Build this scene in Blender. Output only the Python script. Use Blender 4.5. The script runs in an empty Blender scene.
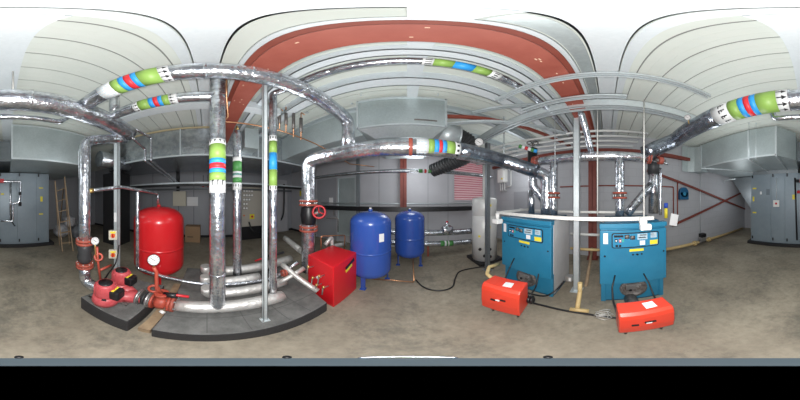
import bpy, bmesh, math, random
from math import sin, cos, tan, pi, radians as rad, atan2, sqrt
from mathutils import Vector, Matrix
random.seed(7)
sc = bpy.context.scene
COL = sc.collection
EYE = 1.6            # height of the tripod camera
HEAD = 3.15          # the room is turned a little against the panorama's centre

# ---------------------------------------------------------------- surveying helpers (panorama angle -> place in the room)
def az(px): return rad((px-400)*.45-HEAD)
def el(py): return rad((200-py)*.45)
def P(px, py, hd): a=az(px); return Vector((hd*sin(a), hd*cos(a), EYE+hd*tan(el(py))))
def F(px, py, z=0.0):
    hd=(EYE-z)/tan(-el(py)); a=az(px); return Vector((hd*sin(a), hd*cos(a), z))
def PX(px, py, X): return P(px, py, X/sin(az(px)))
def PY(px, py, Y): return P(px, py, Y/cos(az(px)))
def Yat(px, X): return X/tan(az(px))
def Xat(px, Y): return Y*tan(az(px))
def V(*a): return Vector(a)

# ---------------------------------------------------------------- materials
MATS={}
def mat(name, col, rough=.5, metal=0., var=None, vscale=6., bump=0., bscale=30., spec=.5, vdet=4., coat=0., emit=None):
    if name in MATS: return MATS[name]
    m=bpy.data.materials.new(name); m.use_nodes=True
    nt=m.node_tree; b=nt.nodes['Principled BSDF']
    b.inputs['Base Color'].default_value=(*col,1); b.inputs['Roughness'].default_value=rough
    b.inputs['Metallic'].default_value=metal; b.inputs['Specular IOR Level'].default_value=spec
    if coat: b.inputs['Coat Weight'].default_value=coat
    tc=nt.nodes.new('ShaderNodeTexCoord')
    if var:
        n=nt.nodes.new('ShaderNodeTexNoise'); n.inputs['Scale'].default_value=vscale; n.inputs['Detail'].default_value=vdet
        n.inputs['Roughness'].default_value=.65
        nt.links.new(tc.outputs['Object'], n.inputs['Vector'])
        r=nt.nodes.new('ShaderNodeValToRGB'); r.color_ramp.elements[0].position=.35; r.color_ramp.elements[1].position=.65
        r.color_ramp.elements[0].color=(*col,1); r.color_ramp.elements[1].color=(*var,1)
        nt.links.new(n.outputs['Fac'], r.inputs['Fac']); nt.links.new(r.outputs['Color'], b.inputs['Base Color'])
    if bump:
        n=nt.nodes.new('ShaderNodeTexNoise'); n.inputs['Scale'].default_value=bscale; n.inputs['Detail'].default_value=3
        nt.links.new(tc.outputs['Object'], n.inputs['Vector'])
        bp=nt.nodes.new('ShaderNodeBump'); bp.inputs['Strength'].default_value=bump; bp.inputs['Distance'].default_value=.02
        nt.links.new(n.outputs['Fac'], bp.inputs['Height']); nt.links.new(bp.outputs['Normal'], b.inputs['Normal'])
    if emit:
        b.inputs['Emission Color'].default_value=(*emit[0],1); b.inputs['Emission Strength'].default_value=emit[1]
    MATS[name]=m; return m

def foil(name, c0, c1, rough):
    m=mat(name, c0, rough, .92, var=c1, vscale=9, bump=.38, bscale=30)
    nt=m.node_tree; b=nt.nodes['Principled BSDF']
    bp=[n for n in nt.nodes if n.type=='BUMP'][0]
    tc=[n for n in nt.nodes if n.type=='TEX_COORD'][0]
    vo=nt.nodes.new('ShaderNodeTexVoronoi'); vo.inputs['Scale'].default_value=11
    nt.links.new(tc.outputs['Object'], vo.inputs['Vector'])
    b2=nt.nodes.new('ShaderNodeBump'); b2.inputs['Strength'].default_value=.28; b2.inputs['Distance'].default_value=.02
    nt.links.new(vo.outputs['Distance'], b2.inputs['Height']); nt.links.new(bp.outputs['Normal'], b2.inputs['Normal'])
    nt.links.new(b2.outputs['Normal'], b.inputs['Normal'])
    return m
foil('foil',(.88,.91,.95),(.40,.43,.48),.21)
foil('foil_dark_reflection',(.42,.46,.52),(.22,.25,.30),.2)  # foil with a dark reflection painted into its colour
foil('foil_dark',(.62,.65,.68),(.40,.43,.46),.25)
mat('foil_lag',(.62,.61,.58),.45,.55,var=(.74,.73,.71),vscale=10,bump=.5,bscale=22)

def galv(name, c0, c1, rough=.45, metal=.75):
    m=mat(name, c0, rough, metal, bump=.05, bscale=60)
    nt=m.node_tree; b=nt.nodes['Principled BSDF']
    tc=[n for n in nt.nodes if n.type=='TEX_COORD'][0]
    vo=nt.nodes.new('ShaderNodeTexVoronoi'); vo.inputs['Scale'].default_value=45
    no=nt.nodes.new('ShaderNodeTexNoise'); no.inputs['Scale'].default_value=2.2; no.inputs['Detail'].default_value=6
    mx=nt.nodes.new('ShaderNodeMix'); mx.data_type='RGBA'; mx.inputs[6].default_value=(*c0,1); mx.inputs[7].default_value=(*c1,1)
    ad=nt.nodes.new('ShaderNodeMath'); ad.operation='MULTIPLY_ADD'; ad.inputs[1].default_value=.35
    nt.links.new(tc.outputs['Object'], vo.inputs['Vector']); nt.links.new(tc.outputs['Object'], no.inputs['Vector'])
    nt.links.new(vo.outputs['Color'], ad.inputs[0]); nt.links.new(no.outputs['Fac'], ad.inputs[2])
    nt.links.new(ad.outputs[0], mx.inputs[0]); nt.links.new(mx.outputs[2], b.inputs['Base Color'])
    return m
galv('galv',(.50,.56,.58),(.68,.74,.76),.42,.45)
galv('galv_duct',(.33,.39,.40),(.54,.61,.62),.42,.45)
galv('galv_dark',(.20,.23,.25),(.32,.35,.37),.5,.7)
galv('galv_purlin',(.66,.73,.76),(.78,.84,.87),.5,.15)

def concrete():
    m=mat('concrete_floor',(.40,.36,.295),.62)
    nt=m.node_tree; b=nt.nodes['Principled BSDF']; tc=[n for n in nt.nodes if n.type=='TEX_COORD'][0]
    def noise(s,d,r=.6):
        n=nt.nodes.new('ShaderNodeTexNoise'); n.inputs['Scale'].default_value=s; n.inputs['Detail'].default_value=d; n.inputs['Roughness'].default_value=r
        nt.links.new(tc.outputs['Object'], n.inputs['Vector']); return n
    def ramp(n,a,ca,bb,cb):
        r=nt.nodes.new('ShaderNodeValToRGB'); r.color_ramp.elements[0].position=a; r.color_ramp.elements[1].position=bb
        r.color_ramp.elements[0].color=(*ca,1); r.color_ramp.elements[1].color=(*cb,1)
        nt.links.new(n.outputs['Fac'], r.inputs['Fac']); return r
    a=ramp(noise(1.1,8,.65),.3,(.215,.185,.14),.7,(.39,.345,.265))
    c=ramp(noise(14,6,.7),.35,(.80,.80,.80),.6,(1,1,1))
    d=ramp(noise(1.6,12,.8),.50,(1,1,1),.64,(.60,.62,.64))
    e=ramp(noise(3.3,10,.8),.64,(0,0,0),.78,(.55,.55,.55))
    def mul(x,y,mode='MULTIPLY'):
        k=nt.nodes.new('ShaderNodeMix'); k.data_type='RGBA'; k.blend_type=mode; k.inputs[0].default_value=1
        nt.links.new(x,k.inputs[6]); nt.links.new(y,k.inputs[7]); return k.outputs[2]
    o=mul(mul(a.outputs[0],c.outputs[0]),d.outputs[0])
    k=nt.nodes.new('ShaderNodeMix'); k.data_type='RGBA'; k.inputs[7].default_value=(.6,.58,.53,1)
    nt.links.new(e.outputs[0],k.inputs[0]); nt.links.new(o,k.inputs[6])
    nt.links.new(k.outputs[2], b.inputs['Base Color'])
    bp=nt.nodes.new('ShaderNodeBump'); bp.inputs['Strength'].default_value=.25; bp.inputs['Distance'].default_value=.01
    nt.links.new(noise(9,8,.7).outputs['Fac'],bp.inputs['Height']); nt.links.new(bp.outputs['Normal'],b.inputs['Normal'])
concrete()
def blockwall():
    m=mat('painted_blockwork',(.52,.52,.55),.75)
    nt=m.node_tree; b=nt.nodes['Principled BSDF']; tc=[n for n in nt.nodes if n.type=='TEX_COORD'][0]
    mp=nt.nodes.new('ShaderNodeMapping'); mp.inputs['Rotation'].default_value=(0,pi/2,pi/2)
    sp=nt.nodes.new('ShaderNodeSeparateXYZ'); cb=nt.nodes.new('ShaderNodeCombineXYZ'); ad=nt.nodes.new('ShaderNodeMath')
    nt.links.new(tc.outputs['Object'],sp.inputs[0]); nt.links.new(sp.outputs[0],ad.inputs[0]); nt.links.new(sp.outputs[1],ad.inputs[1])
    nt.links.new(ad.outputs[0],cb.inputs[0]); nt.links.new(sp.outputs[2],cb.inputs[1])
    br=nt.nodes.new('ShaderNodeTexBrick'); br.inputs['Scale'].default_value=1; br.inputs['Brick Width'].default_value=.45; br.inputs['Row Height'].default_value=.225
    br.inputs['Mortar Size'].default_value=.006; br.inputs['Color1'].default_value=(.46,.47,.50,1); br.inputs['Color2'].default_value=(.445,.455,.485,1); br.inputs['Mortar'].default_value=(.41,.42,.45,1)
    nt.links.new(cb.outputs[0],br.inputs['Vector']); nt.links.new(br.outputs['Color'],b.inputs['Base Color'])
    bp=nt.nodes.new('ShaderNodeBump'); bp.invert=True; bp.inputs['Strength'].default_value=.4; bp.inputs['Distance'].default_value=.01
    nt.links.new(br.outputs['Fac'],bp.inputs['Height']); nt.links.new(bp.outputs['Normal'],b.inputs['Normal'])
blockwall()
mat('wall_panel',(.46,.46,.49),.55,var=(.50,.50,.53),vscale=1.5)
mat('wall_panel_dark',(.17,.18,.20),.6,var=(.22,.23,.25),vscale=1.5)
mat('door_grey',(.33,.34,.37),.5)
mat('black_gap',(.03,.03,.035),.7)
mat('cladding',(.68,.73,.68),.6,var=(.73,.77,.72),vscale=1.2)
mat('cladding_groove',(.25,.26,.25),.7)
mat('red_oxide',(.235,.052,.034),.6,var=(.275,.07,.047),vscale=5)
mat('red_oxide_dark',(.17,.035,.027),.6,var=(.21,.05,.035),vscale=5)
mat('paint_chip',(.62,.42,.30),.7)
mat('red_gloss',(.62,.015,.02),.28,coat=.4,bump=.02)
mat('red_burner',(.78,.06,.03),.35,bump=.03,bscale=200)
mat('red_box',(.68,.012,.02),.4,bump=.03)
mat('red_valve',(.45,.07,.04),.5,var=(.33,.06,.04),vscale=20)
mat('flange_red',(.42,.09,.055),.55,var=(.32,.07,.05),vscale=25)
mat('pump_pink',(.48,.065,.075),.42,var=(.56,.10,.11),vscale=15)
mat('blue_vessel',(.03,.09,.40),.27,coat=.5,bump=.01)
mat('boiler_blue',(.022,.19,.33),.38,var=(.028,.22,.37),vscale=3)
mat('boiler_blue_dark',(.012,.09,.17),.45)
mat('boiler_console',(.03,.24,.42),.4)
mat('boiler_grey',(.56,.57,.58),.45,var=(.62,.62,.63),vscale=3)
mat('black',(.012,.012,.014),.4); mat('black_rubber',(.035,.037,.04),.5,bump=.2,bscale=40)
mat('pure_black',(0,0,0),1.,spec=0.)
mat('grey_rim',(.092,.122,.142),.6,spec=.1)
mat('white_plastic',(.82,.82,.80),.4); mat('white_paint',(.68,.68,.65),.45,var=(.60,.60,.57),vscale=12)
mat('paper',(.85,.85,.86),.6); mat('cream',(.62,.58,.47),.5); mat('control_beige',(.46,.43,.37),.5)
mat('yellow',(.85,.72,.05),.5); mat('gas_yellow',(.66,.50,.24),.5,var=(.55,.40,.18),vscale=12)
mat('orange',(.75,.16,.02),.5); mat('brass',(.60,.42,.16),.35,.8)
mat('copper',(.65,.34,.19),.35,.85,var=(.55,.28,.15),vscale=18)
mat('band_green',(.25,.42,.09),.5); mat('band_blue',(.03,.32,.75),.5); mat('band_red',(.70,.03,.04),.5)
mat('band_white',(.70,.72,.72),.5); mat('band_dark_green',(.07,.26,.07),.5); mat('band_teal',(.05,.42,.35),.5)
mat('faint_blue',(.45,.58,.66),.6)
mat('stainless',(.72,.73,.71),.4,.1,var=(.66,.67,.66),vscale=4)
mat('ahu_grey',(.24,.30,.345),.4,.15,var=(.28,.34,.385),vscale=2)
mat('ahu_edge',(.17,.21,.24),.45,.2)
mat('slab_top',(.095,.097,.093),.75,var=(.16,.16,.155),vscale=7,bump=.4,bscale=60)
mat('slab_side',(.035,.035,.038),.7,bump=.4,bscale=40)
mat('slab_seam',(.08,.08,.08),.9)
mat('plinth_black',(.02,.02,.022),.5)
mat('wood',(.40,.29,.18),.65,var=(.30,.21,.13),vscale=12); mat('cardboard',(.33,.21,.12),.8)
mat('sack_white',(.65,.65,.68),.7,var=(.30,.31,.33),vscale=7,bump=.7,bscale=12)
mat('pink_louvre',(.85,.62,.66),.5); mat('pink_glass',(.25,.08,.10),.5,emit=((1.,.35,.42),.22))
mat('steel_dark',(.26,.24,.23),.45,.4,var=(.10,.09,.085),vscale=30)
mat('steel',(.5,.5,.5),.35,.8); mat('blue_plastic',(.01,.10,.22),.4); mat('blue_handle',(.02,.08,.5),.4)
mat('dial_face',(.46,.46,.46),.6); mat('handle_red',(.55,.02,.03),.4)
mat('insul_board',(.55,.46,.28),.8)
mat('chrome',(.55,.62,.72),.15,1.)

# ---------------------------------------------------------------- mesh builder
class MB:
    def __init__(s): s.bm=bmesh.new(); s.mats=[]
    def mi(s,m):
        if m not in s.mats: s.mats.append(m)
        return s.mats.index(m)
    def face(s,vs,m,sm=False):
        try: f=s.bm.faces.new(vs)
        except ValueError: return
        f.material_index=s.mi(m); f.smooth=sm
    def box(s,a,b,m):
        x0,x1=sorted((a[0],b[0])); y0,y1=sorted((a[1],b[1])); z0,z1=sorted((a[2],b[2]))
        v=[s.bm.verts.new(p) for p in ((x0,y0,z0),(x1,y0,z0),(x1,y1,z0),(x0,y1,z0),(x0,y0,z1),(x1,y0,z1),(x1,y1,z1),(x0,y1,z1))]
        for q in ((3,2,1,0),(4,5,6,7),(0,1,5,4),(1,2,6,5),(2,3,7,6),(3,0,4,7)): s.face([v[i] for i in q],m)
        return s
    def beam(s,p,q,w,h,m,up=V(0,0,1)):
        p=Vector(p); q=Vector(q); d=(q-p).normalized()
        u=Vector(up).normalized()
        if abs(d.dot(u))>.98: u=V(1,0,0) if abs(d.x)<.9 else V(0,1,0)
        r=d.cross(u).normalized(); u=r.cross(d).normalized()
        v=[]
        for e in (p,q):
            for a,b in ((-1,-1),(1,-1),(1,1),(-1,1)): v.append(s.bm.verts.new(e+r*a*w/2+u*b*h/2))
        for k in ((3,2,1,0),(4,5,6,7),(0,1,5,4),(1,2,6,5),(2,3,7,6),(3,0,4,7)): s.face([v[i] for i in k],m)
        return s
    def prism(s,poly,z0,z1,m,mside=None):
        a=[s.bm.verts.new((x,y,z0)) for x,y in poly]; b=[s.bm.verts.new((x,y,z1)) for x,y in poly]
        s.face(a[::-1],m); s.face(b,m); n=len(poly)
        for i in range(n): s.face([a[i],a[(i+1)%n],b[(i+1)%n],b[i]],mside or m)
        return s
    def hexa(s,lo,hi,m):   # two quads
        a=[s.bm.verts.new(p) for p in lo]; b=[s.bm.verts.new(p) for p in hi]
        s.face(a[::-1],m); s.face(b,m)
        for i in range(4): s.face([a[i],a[(i+1)%4],b[(i+1)%4],b[i]],m)
        return s
    def rings(s,R,m,caps=True,sm=True,ms=None):
        rs=[[s.bm.verts.new(p) for p in r] for r in R]; n=len(R[0])
        for k in range(len(rs)-1):
            mm=ms[k] if ms else m
            for i in range(n): s.face([rs[k][i],rs[k][(i+1)%n],rs[k+1][(i+1)%n],rs[k+1][i]],mm,sm)
        if caps: s.face(rs[0][::-1],ms[0] if ms else m); s.face(rs[-1],ms[-1] if ms else m)
        return s
    def tube(s,pts,r,m,fil=0.,seg=20,wob=0.,caps=True):
        pts=[Vector(p) for p in pts]; path=[]
        for i,p in enumerate(pts):
            if i in (0,len(pts)-1) or fil==0: path.append(p); continue
            a=pts[i-1]-p; b=pts[i+1]-p; la,lb=a.length,b.length; a.normalize(); b.normalize()
            ang=a.angle(b)
            if ang>3.1: path.append(p); continue
            t=min(fil/tan(ang/2),la*.49,lb*.49); A=p+a*t; B=p+b*t
            for k in range(9):
                u=k/8; path.append(A*(1-u)**2+p*2*u*(1-u)+B*u*u)
        out=[path[0]]
        for i in range(1,len(path)):     # subdivide the straights a bit when the lagging is lumpy
            d=(path[i]-path[i-1]).length
            if wob and d>.18:
                n=int(d/.12)
                for k in range(1,n): out.append(path[i-1].lerp(path[i],k/n))
            if d>1e-5: out.append(path[i])
        path=out; R=[]; t0=(path[1]-path[0]).normalized()
        u=t0.orthogonal().normalized()
        for i,p in enumerate(path):
            if i==0: t=t0
            elif i==len(path)-1: t=(p-path[i-1]).normalized()
            else: t=((path[i+1]-p).normalized()+(p-path[i-1]).normalized()).normalized()
            u=(u-t*u.dot(t)).normalized(); w=t.cross(u)
            rr=r*(1+random.uniform(-wob,wob))
            R.append([p+(u*cos(2*pi*k/seg)+w*sin(2*pi*k/seg))*rr for k in range(seg)])
        return s.rings(R,m,caps)
    def cyl(s,p,q,r,m,seg=24,r2=None,sm=True):
        p=Vector(p); q=Vector(q); t=(q-p).normalized(); u=t.orthogonal().normalized(); w=t.cross(u); r2=r if r2 is None else r2
        return s.rings([[c+(u*cos(2*pi*k/seg)+w*sin(2*pi*k/seg))*x for k in range(seg)] for c,x in ((p,r),(q,r2))],m,True,sm)
    def turn(s,p,axis,prof,m,seg=32,ms=None):   # prof: (radius, distance along axis)
        p=Vector(p); t=Vector(axis).normalized(); u=t.orthogonal().normalized(); w=t.cross(u)
        return s.rings([[p+t*h+(u*cos(2*pi*k/seg)+w*sin(2*pi*k/seg))*max(r,1e-4) for k in range(seg)] for r,h in prof],m,True,True,ms)
    def torus(s,c,axis,R,r,m,seg=28,n=10):
        c=Vector(c); t=Vector(axis).normalized(); u=t.orthogonal().normalized(); w=t.cross(u); rs=[]
        for k in range(seg):
            a=2*pi*k/seg; o=u*cos(a)+w*sin(a)
            rs.append([s.bm.verts.new(c+o*(R+r*cos(2*pi*j/n))+t*r*sin(2*pi*j/n)) for j in range(n)])
        for k in range(seg):
            for j in range(n): s.face([rs[k][j],rs[(k+1)%seg][j],rs[(k+1)%seg][(j+1)%n],rs[k][(j+1)%n]],m,True)
        return s
    def build(s,name,parent=None,bevel=0.,**tags):
        bmesh.ops.recalc_face_normals(s.bm,faces=s.bm.faces)
        me=bpy.data.meshes.new(name); o=bpy.data.objects.new(name,me); COL.objects.link(o)
        if parent is None:
            vs=s.bm.verts; xs=[v.co.x for v in vs]; ys=[v.co.y for v in vs]; zs=[v.co.z for v in vs]
            c=V((min(xs)+max(xs))/2,(min(ys)+max(ys))/2,min(zs))
            bmesh.ops.translate(s.bm,verts=s.bm.verts,vec=-c); o.location=c; o['_w']=tuple(c)
        else:
            w=Vector(parent['_w']); o.parent=parent; o.location=-w; o['_w']=(0.,0.,0.)
        s.bm.to_mesh(me); s.bm.free()
        for m in s.mats: me.materials.append(MATS[m])
        if bevel:
            md=o.modifiers.new('edge','BEVEL'); md.width=bevel; md.segments=2; md.limit_method='ANGLE'; md.angle_limit=rad(50)
        for k,v in tags.items(): o[k]=v
        return o
def build_each(m,name,parent,**tags):
    """every loose piece of m becomes a part of its own"""
    bm=m.bm; seen=set(); bm.verts.ensure_lookup_table(); bm.verts.index_update(); out=[]
    for v0 in bm.verts:
        if v0.index in seen: continue
        st=[v0]; seen.add(v0.index); isl=[]
        while st:
            v=st.pop(); isl.append(v)
            for e in v.link_edges:
                o=e.other_vert(v)
                if o.index not in seen: seen.add(o.index); st.append(o)
        n=MB(); n.mats=list(m.mats); mp={v:n.bm.verts.new(v.co) for v in isl}; fs=set()
        for v in isl:
            for f in v.link_faces:
                if f not in fs:
                    fs.add(f); g=n.bm.faces.new([mp[x] for x in f.verts]); g.material_index=f.material_index; g.smooth=f.smooth
        used=sorted({f.material_index for f in n.bm.faces}); n.mats=[m.mats[i] for i in used]
        for f in n.bm.faces: f.material_index=used.index(f.material_index)
        out.append(n.build(name,parent,**tags))
    bm.free(); return out
def thing(name,loc,label,cat,group=None):
    o=bpy.data.objects.new(name,None); COL.objects.link(o); o.location=loc; o['_w']=tuple(loc); o.empty_display_size=.1
    o['label']=label; o['category']=cat
    if group: o['group']=group
    return o
def T(label,cat,group=None):
    d={'label':label,'category':cat}
    if group: d['group']=group
    return d
ST={'kind':'structure'}

# ================================================================ THE SETTING
XR,XL,YF,YB,ZC=3.4,-5.3,4.15,-6.4,3.5
MB().box((XL-.2,YB-.2,-.15),(XR+.2,YF+.2,0),'concrete_floor').build('floor',**ST)
m=MB(); y=YB-.1; k=0                      # cladding: shallow grooved liner sheets running left to right
while y<YF+.1:
    m.box((XL-.2,y+.012,ZC),(XR+.2,y+.088,ZC+.06),'cladding')
    deep = k%3==0
    m.box((XL-.2,y-.002,ZC+(.012 if deep else .003)),(XR+.2,y+.014,ZC+.06),'cladding_groove' if deep else 'cladding')
    y+=.09; k+=1
m.build('ceiling',**ST)
MB().box((XR,YB-.2,0),(XR+.2,YF+.2,ZC+.05),'painted_blockwork').build('wall_right',**ST)
LX0,LX1=Xat(454,YF),Xat(489,YF)          # louvre opening in the front wall
m=MB()
m.box((XL-.2,YF,0),(LX0,YF+.2,ZC+.05),'wall_panel'); m.box((LX1,YF,0),(XR+.2,YF+.2,ZC+.05),'wall_panel')
m.box((LX0,YF,0),(LX1,YF+.2,EYE),'wall_panel'); m.box((LX0,YF,EYE+1.45),(LX1,YF+.2,ZC+.05),'wall_panel')
for px in (379,428,448): x=Xat(px,YF); m.box((x-.006,YF-.004,0),(x+.006,YF,ZC),'wall_panel_dark')
m.build('wall_front',**ST)
m=MB().box((XL-.2,YB-.2,0),(XL,YF+.2,ZC+.05),'door_grey')
for yy in (-3.6,-2.4,-1.2,-.55,.1,.75,1.4,2.6): m.box((XL,yy-.008,0),(XL+.004,yy+.008,ZC),'black_gap')
for i in range(14): m.box((XL,-2.4,1.55+i*.06),(XL+.012,-1.2,1.58+i*.06),'door_grey')
m.build('wall_left',**ST)
MB().box((XL-.2,YB-.2,0),(XR+.2,YB,ZC+.05),'painted_blockwork').build('wall_back',**ST)
MB().box((XL,YB,0),(XL+.03,YF,.1),'black').build('baseboard_left',**ST)
MB().box((XL,YF-.03,0),(Xat(322,YF),YF,.1),'black').build('baseboard_front',**ST)
# louvred window
m=MB().box((LX0-.04,YF-.03,EYE-.04),(LX1+.04,YF+.02,EYE),'wall_panel').box((LX0-.04,YF-.03,EYE+1.45),(LX1+.04,YF+.02,EYE+1.49),'wall_panel')
m.box((LX0-.04,YF-.03,EYE),(LX0,YF+.02,EYE+1.45),'wall_panel').box((LX1,YF-.03,EYE),(LX1+.04,YF+.02,EYE+1.45),'wall_panel')
w=m.build('window_1',**ST)
m=MB()
for i in range(17):
    z=EYE+.02+i*.085
    m.hexa([(LX0,YF+.0,z),(LX1,YF+.0,z),(LX1,YF+.012,z),(LX0,YF+.012,z)],[(LX0,YF+.03,z+.052),(LX1,YF+.03,z+.052),(LX1,YF+.042,z+.052),(LX0,YF+.042,z+.052)],'pink_louvre')
m.build('louvre_blades',w)
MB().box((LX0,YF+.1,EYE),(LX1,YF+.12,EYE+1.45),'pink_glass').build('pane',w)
# grey door in the front wall
dx0,dx1=Xat(317.5,YF),Xat(337,YF)
m=MB().box((dx0,YF-.035,0),(dx1,YF,2.45),'door_grey').box((dx0-.06,YF-.05,0),(dx0,YF,2.5),'wall_panel').box((dx1,YF-.05,0),(dx1+.06,YF,2.5),'wall_panel')
d=m.build('door_1',**ST); MB().box((dx1-.14,YF-.08,1.02),(dx1-.06,YF-.035,1.2),'steel').build('door_handle',d)
dy0,dy1=3.85,2.75
m=MB().box((XL,dy1,0),(XL+.04,dy0,2.6),'wall_panel').box((XL,dy0,0),(XL+.06,dy0+.06,2.66),'door_grey').box((XL,dy1-.06,0),(XL+.06,dy1,2.66),'door_grey')
d=m.build('door_2',**ST); MB().box((XL+.04,dy1+.06,1.02),(XL+.09,dy1+.12,1.2),'steel').build('door_handle',d)

# ---- roof steel
zr=EYE+1.38
def ibeam(name,p,q,flw,dep,mname,**t):
    p=Vector(p); q=Vector(q); m=MB()
    m.beam(p+V(0,0,.008),q+V(0,0,.008),flw,.016,mname); m.beam(p+V(0,0,dep-.008),q+V(0,0,dep-.008),flw,.016,mname)
    m.beam(p+V(0,0,dep/2),q+V(0,0,dep/2),.012,dep-.03,mname); return m
m=ibeam('r',(-2.82,.365,zr),(XR-.04,.365,zr),.20,.30,'red_oxide')
raf=m.build('rafter',**T('wide red oxide steel beam crossing overhead from wall to wall','beam'))
m=MB()
for i in range(16):
    x=random.uniform(-1.6,2.2); y=random.uniform(.29,.44); m.box((x-.006,y-.005,zr-.002),(x+.006*random.uniform(1,3),y+.004,zr+.001),'paint_chip')
m.build('paint_chips',raf,kind='stuff')
def column(x,y,top,label,axis='x'):
    m=MB(); f=.2; d=.2
    if axis=='x':
        m.box((x-d/2,y-f/2,0),(x-d/2+.014,y+f/2,top),'red_oxide_dark').box((x+d/2-.014,y-f/2,0),(x+d/2,y+f/2,top),'red_oxide_dark').box((x-d/2,y-.006,0),(x+d/2,y+.006,top),'red_oxide_dark')
    else:
        m.box((x-f/2,y-d/2,0),(x+f/2,y-d/2+.014,top),'red_oxide_dark').box((x-f/2,y+d/2-.014,0),(x+f/2,y+d/2,top),'red_oxide_dark').box((x-.006,y-d/2,0),(x+.006,y+d/2,top),'red_oxide_dark')
    o=m.build('steel_column',**T(label,'column')); o['kind']='thing'
    mm=MB().box((x-.14,y-.14,0),(x+.14,y+.14,.015),'red_oxide_dark'); mm.build('base_plate',o)
    return o
column(XR-.155,.365,zr,'dark red steel column against the side wall, under the end of the overhead red beam')
column(Xat(403.5,YF-.16),YF-.16,ZC-.2,'dark red steel column on the panelled wall behind the two blue vessels','y')
MB().beam((XR-.07,YF,EYE+1.36),(XR-.07,YB+.0,EYE+1.36),.1,.11,'red_oxide_dark').build('eaves_rail',**T('long dark red steel rail high along the side wall above the boilers','rail'))
MB().beam((XL+.2,YF-.07,EYE+1.58),(LX0-.1,YF-.07,EYE+1.58),.1,.14,'red_oxide_dark').build('eaves_rail',**T('dark red steel rail high on the panelled wall, behind the ventilation duct','rail'))
for a,b,l in (((647,170.5),(745,209),'dark red brace sloping down towards the air handling unit on the side wall'),((672,225.5),(744,191.5),'dark red brace rising towards the air handling unit, crossing the sloping one')):
    X=XR-.06; off=0 if 'down' in l else .05
    MB().beam(PX(a[0],a[1],X-off),PX(b[0],b[1],X-off),.04,.07,'red_oxide_dark').build('wall_brace',**T(l,'brace'))
MB().beam((.3,1.96,EYE+1.5),(3.2,.95,EYE+1.5),.05,.06,'red_oxide').build('roof_brace',**T('thin red steel brace crossing the ceiling beside the ventilation duct','brace'))
# straight purlins (galvanised Z sections) along X
def purlin(y,w,label,x0=XL,x1=XR,dz=.2,z=ZC,mt='galv_purlin'):
    m=MB().box((x0,y-w/2,z-dz),(x1,y+w/2,z-dz+.012),mt).box((x0,y+w/2-.012,z-dz),(x1,y+w/2,z-.005),mt).box((x0,y-w/2,z-.02),(x1,y+w/2,z),mt)
    m.box((x0,y-w/2,z-dz),(x1,y-w/2+.008,z-dz+.03),mt)
    return m.build('roof_purlin',**T(label,'purlin'))
purlin(.0,.22,'broad pale galvanised roof purlin directly overhead, behind the red beam',dz=.06)
MB().box((XL,-.20,ZC-.035),(XR,-.118,ZC-.01),'galv_purlin').build('roof_strip',kind='thing',**T('narrow pale strip along the back edge of the broad overhead purlin','strip'))
MB().box((.16,.125,ZC-.03),(XR,.235,ZC-.01),'galv_duct').build('roof_sheet',kind='thing',**T('galvanised sheet with its shade painted in, between the broad purlin and the red beam, above the boilers','sheet'))  # galvanised like the rest; its shade is put into the darker colour
MB().box((XL,.25,ZC-.06),(XR,.62,ZC-.02),'galv_purlin').build('roof_purlin',**T('flat galvanised roof plate running along the top of the red beam','purlin'))
purlin(.74,.1,'galvanised roof purlin, first one in front of the red beam')
purlin(1.27,.16,'galvanised roof purlin just before the big ventilation duct')
for yy,l in ((2.0,'galvanised roof purlin passing over the big ventilation duct'),(2.9,'galvanised roof purlin beyond the ventilation duct, second from the panelled wall'),(3.7,'galvanised roof purlin hard against the panelled wall')): purlin(yy,.1,l,mt='galv')
m=MB().box((-.115,YB,ZC-.06),(.115,-.205,ZC-.05),'galv_purlin').box((-.115,YB,ZC-.05),(-.10,-.205,ZC),'galv_purlin').box((.10,YB,ZC-.05),(.115,-.205,ZC),'galv_purlin')
m.build('roof_tie',**T('pale galvanised roof tie running overhead towards the air handling unit','tie'))
m=MB().box((.0,.1,ZC-.1),(.14,1.72,ZC-.085),'galv_purlin').box((.0,.1,ZC-.085),(.012,1.72,ZC),'galv_purlin').box((.128,.1,ZC-.085),(.14,1.72,ZC),'galv_purlin')
m.build('roof_tie',**T('short galvanised roof tie between the purlins in front of the ventilation duct','tie'))

m=MB().box((-1.85,-1.6,EYE+1.60),(-1.68,1.1,EYE+1.615),'galv_purlin').box((-1.85,-1.6,EYE+1.615),(-1.84,1.1,EYE+1.75),'galv_purlin').box((-1.69,-1.6,EYE+1.615),(-1.68,1.1,EYE+1.75),'galv_purlin')
m.build('roof_channel',**T('pale broad channel under the roof beside the shorter banded pipe','channel'))
# strut channels over the boilers
def strut(p,q,w,h,label,name='strut_channel',mt='galv',lip=True):
    p=Vector(p); q=Vector(q); d=(q-p).normalized(); up=V(0,0,1) if abs(d.z)<.9 else V(1,0,0)
    r=d.cross(up).normalized(); u=r.cross(d).normalized(); m=MB(); t=.004
    m.beam(p+u*(h/2-t),q+u*(h/2-t),w,t*2,mt,up=u)
    for s_ in (-1,1):
        m.beam(p+r*s_*(w/2-t),q+r*s_*(w/2-t),t*2,h,mt,up=u)
        m.beam(p+r*s_*(w*.36)-u*(h/2-t),q+r*s_*(w*.36)-u*(h/2-t),w*.28,t*2,mt,up=u)
    return m.build(name,**T(label,'strut'))
zs=EYE+1.335
strut((.88,Yat(497,.88),zs),(.88,Yat(709,.88),zs),.05,.05,'long galvanised strut curving across the ceiling in front of the boilers')
strut((1.25,Yat(522,1.25),zs),(1.25,Yat(627,1.25),zs),.05,.05,'shorter galvanised strut at ceiling height over the twin boilers')
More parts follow.
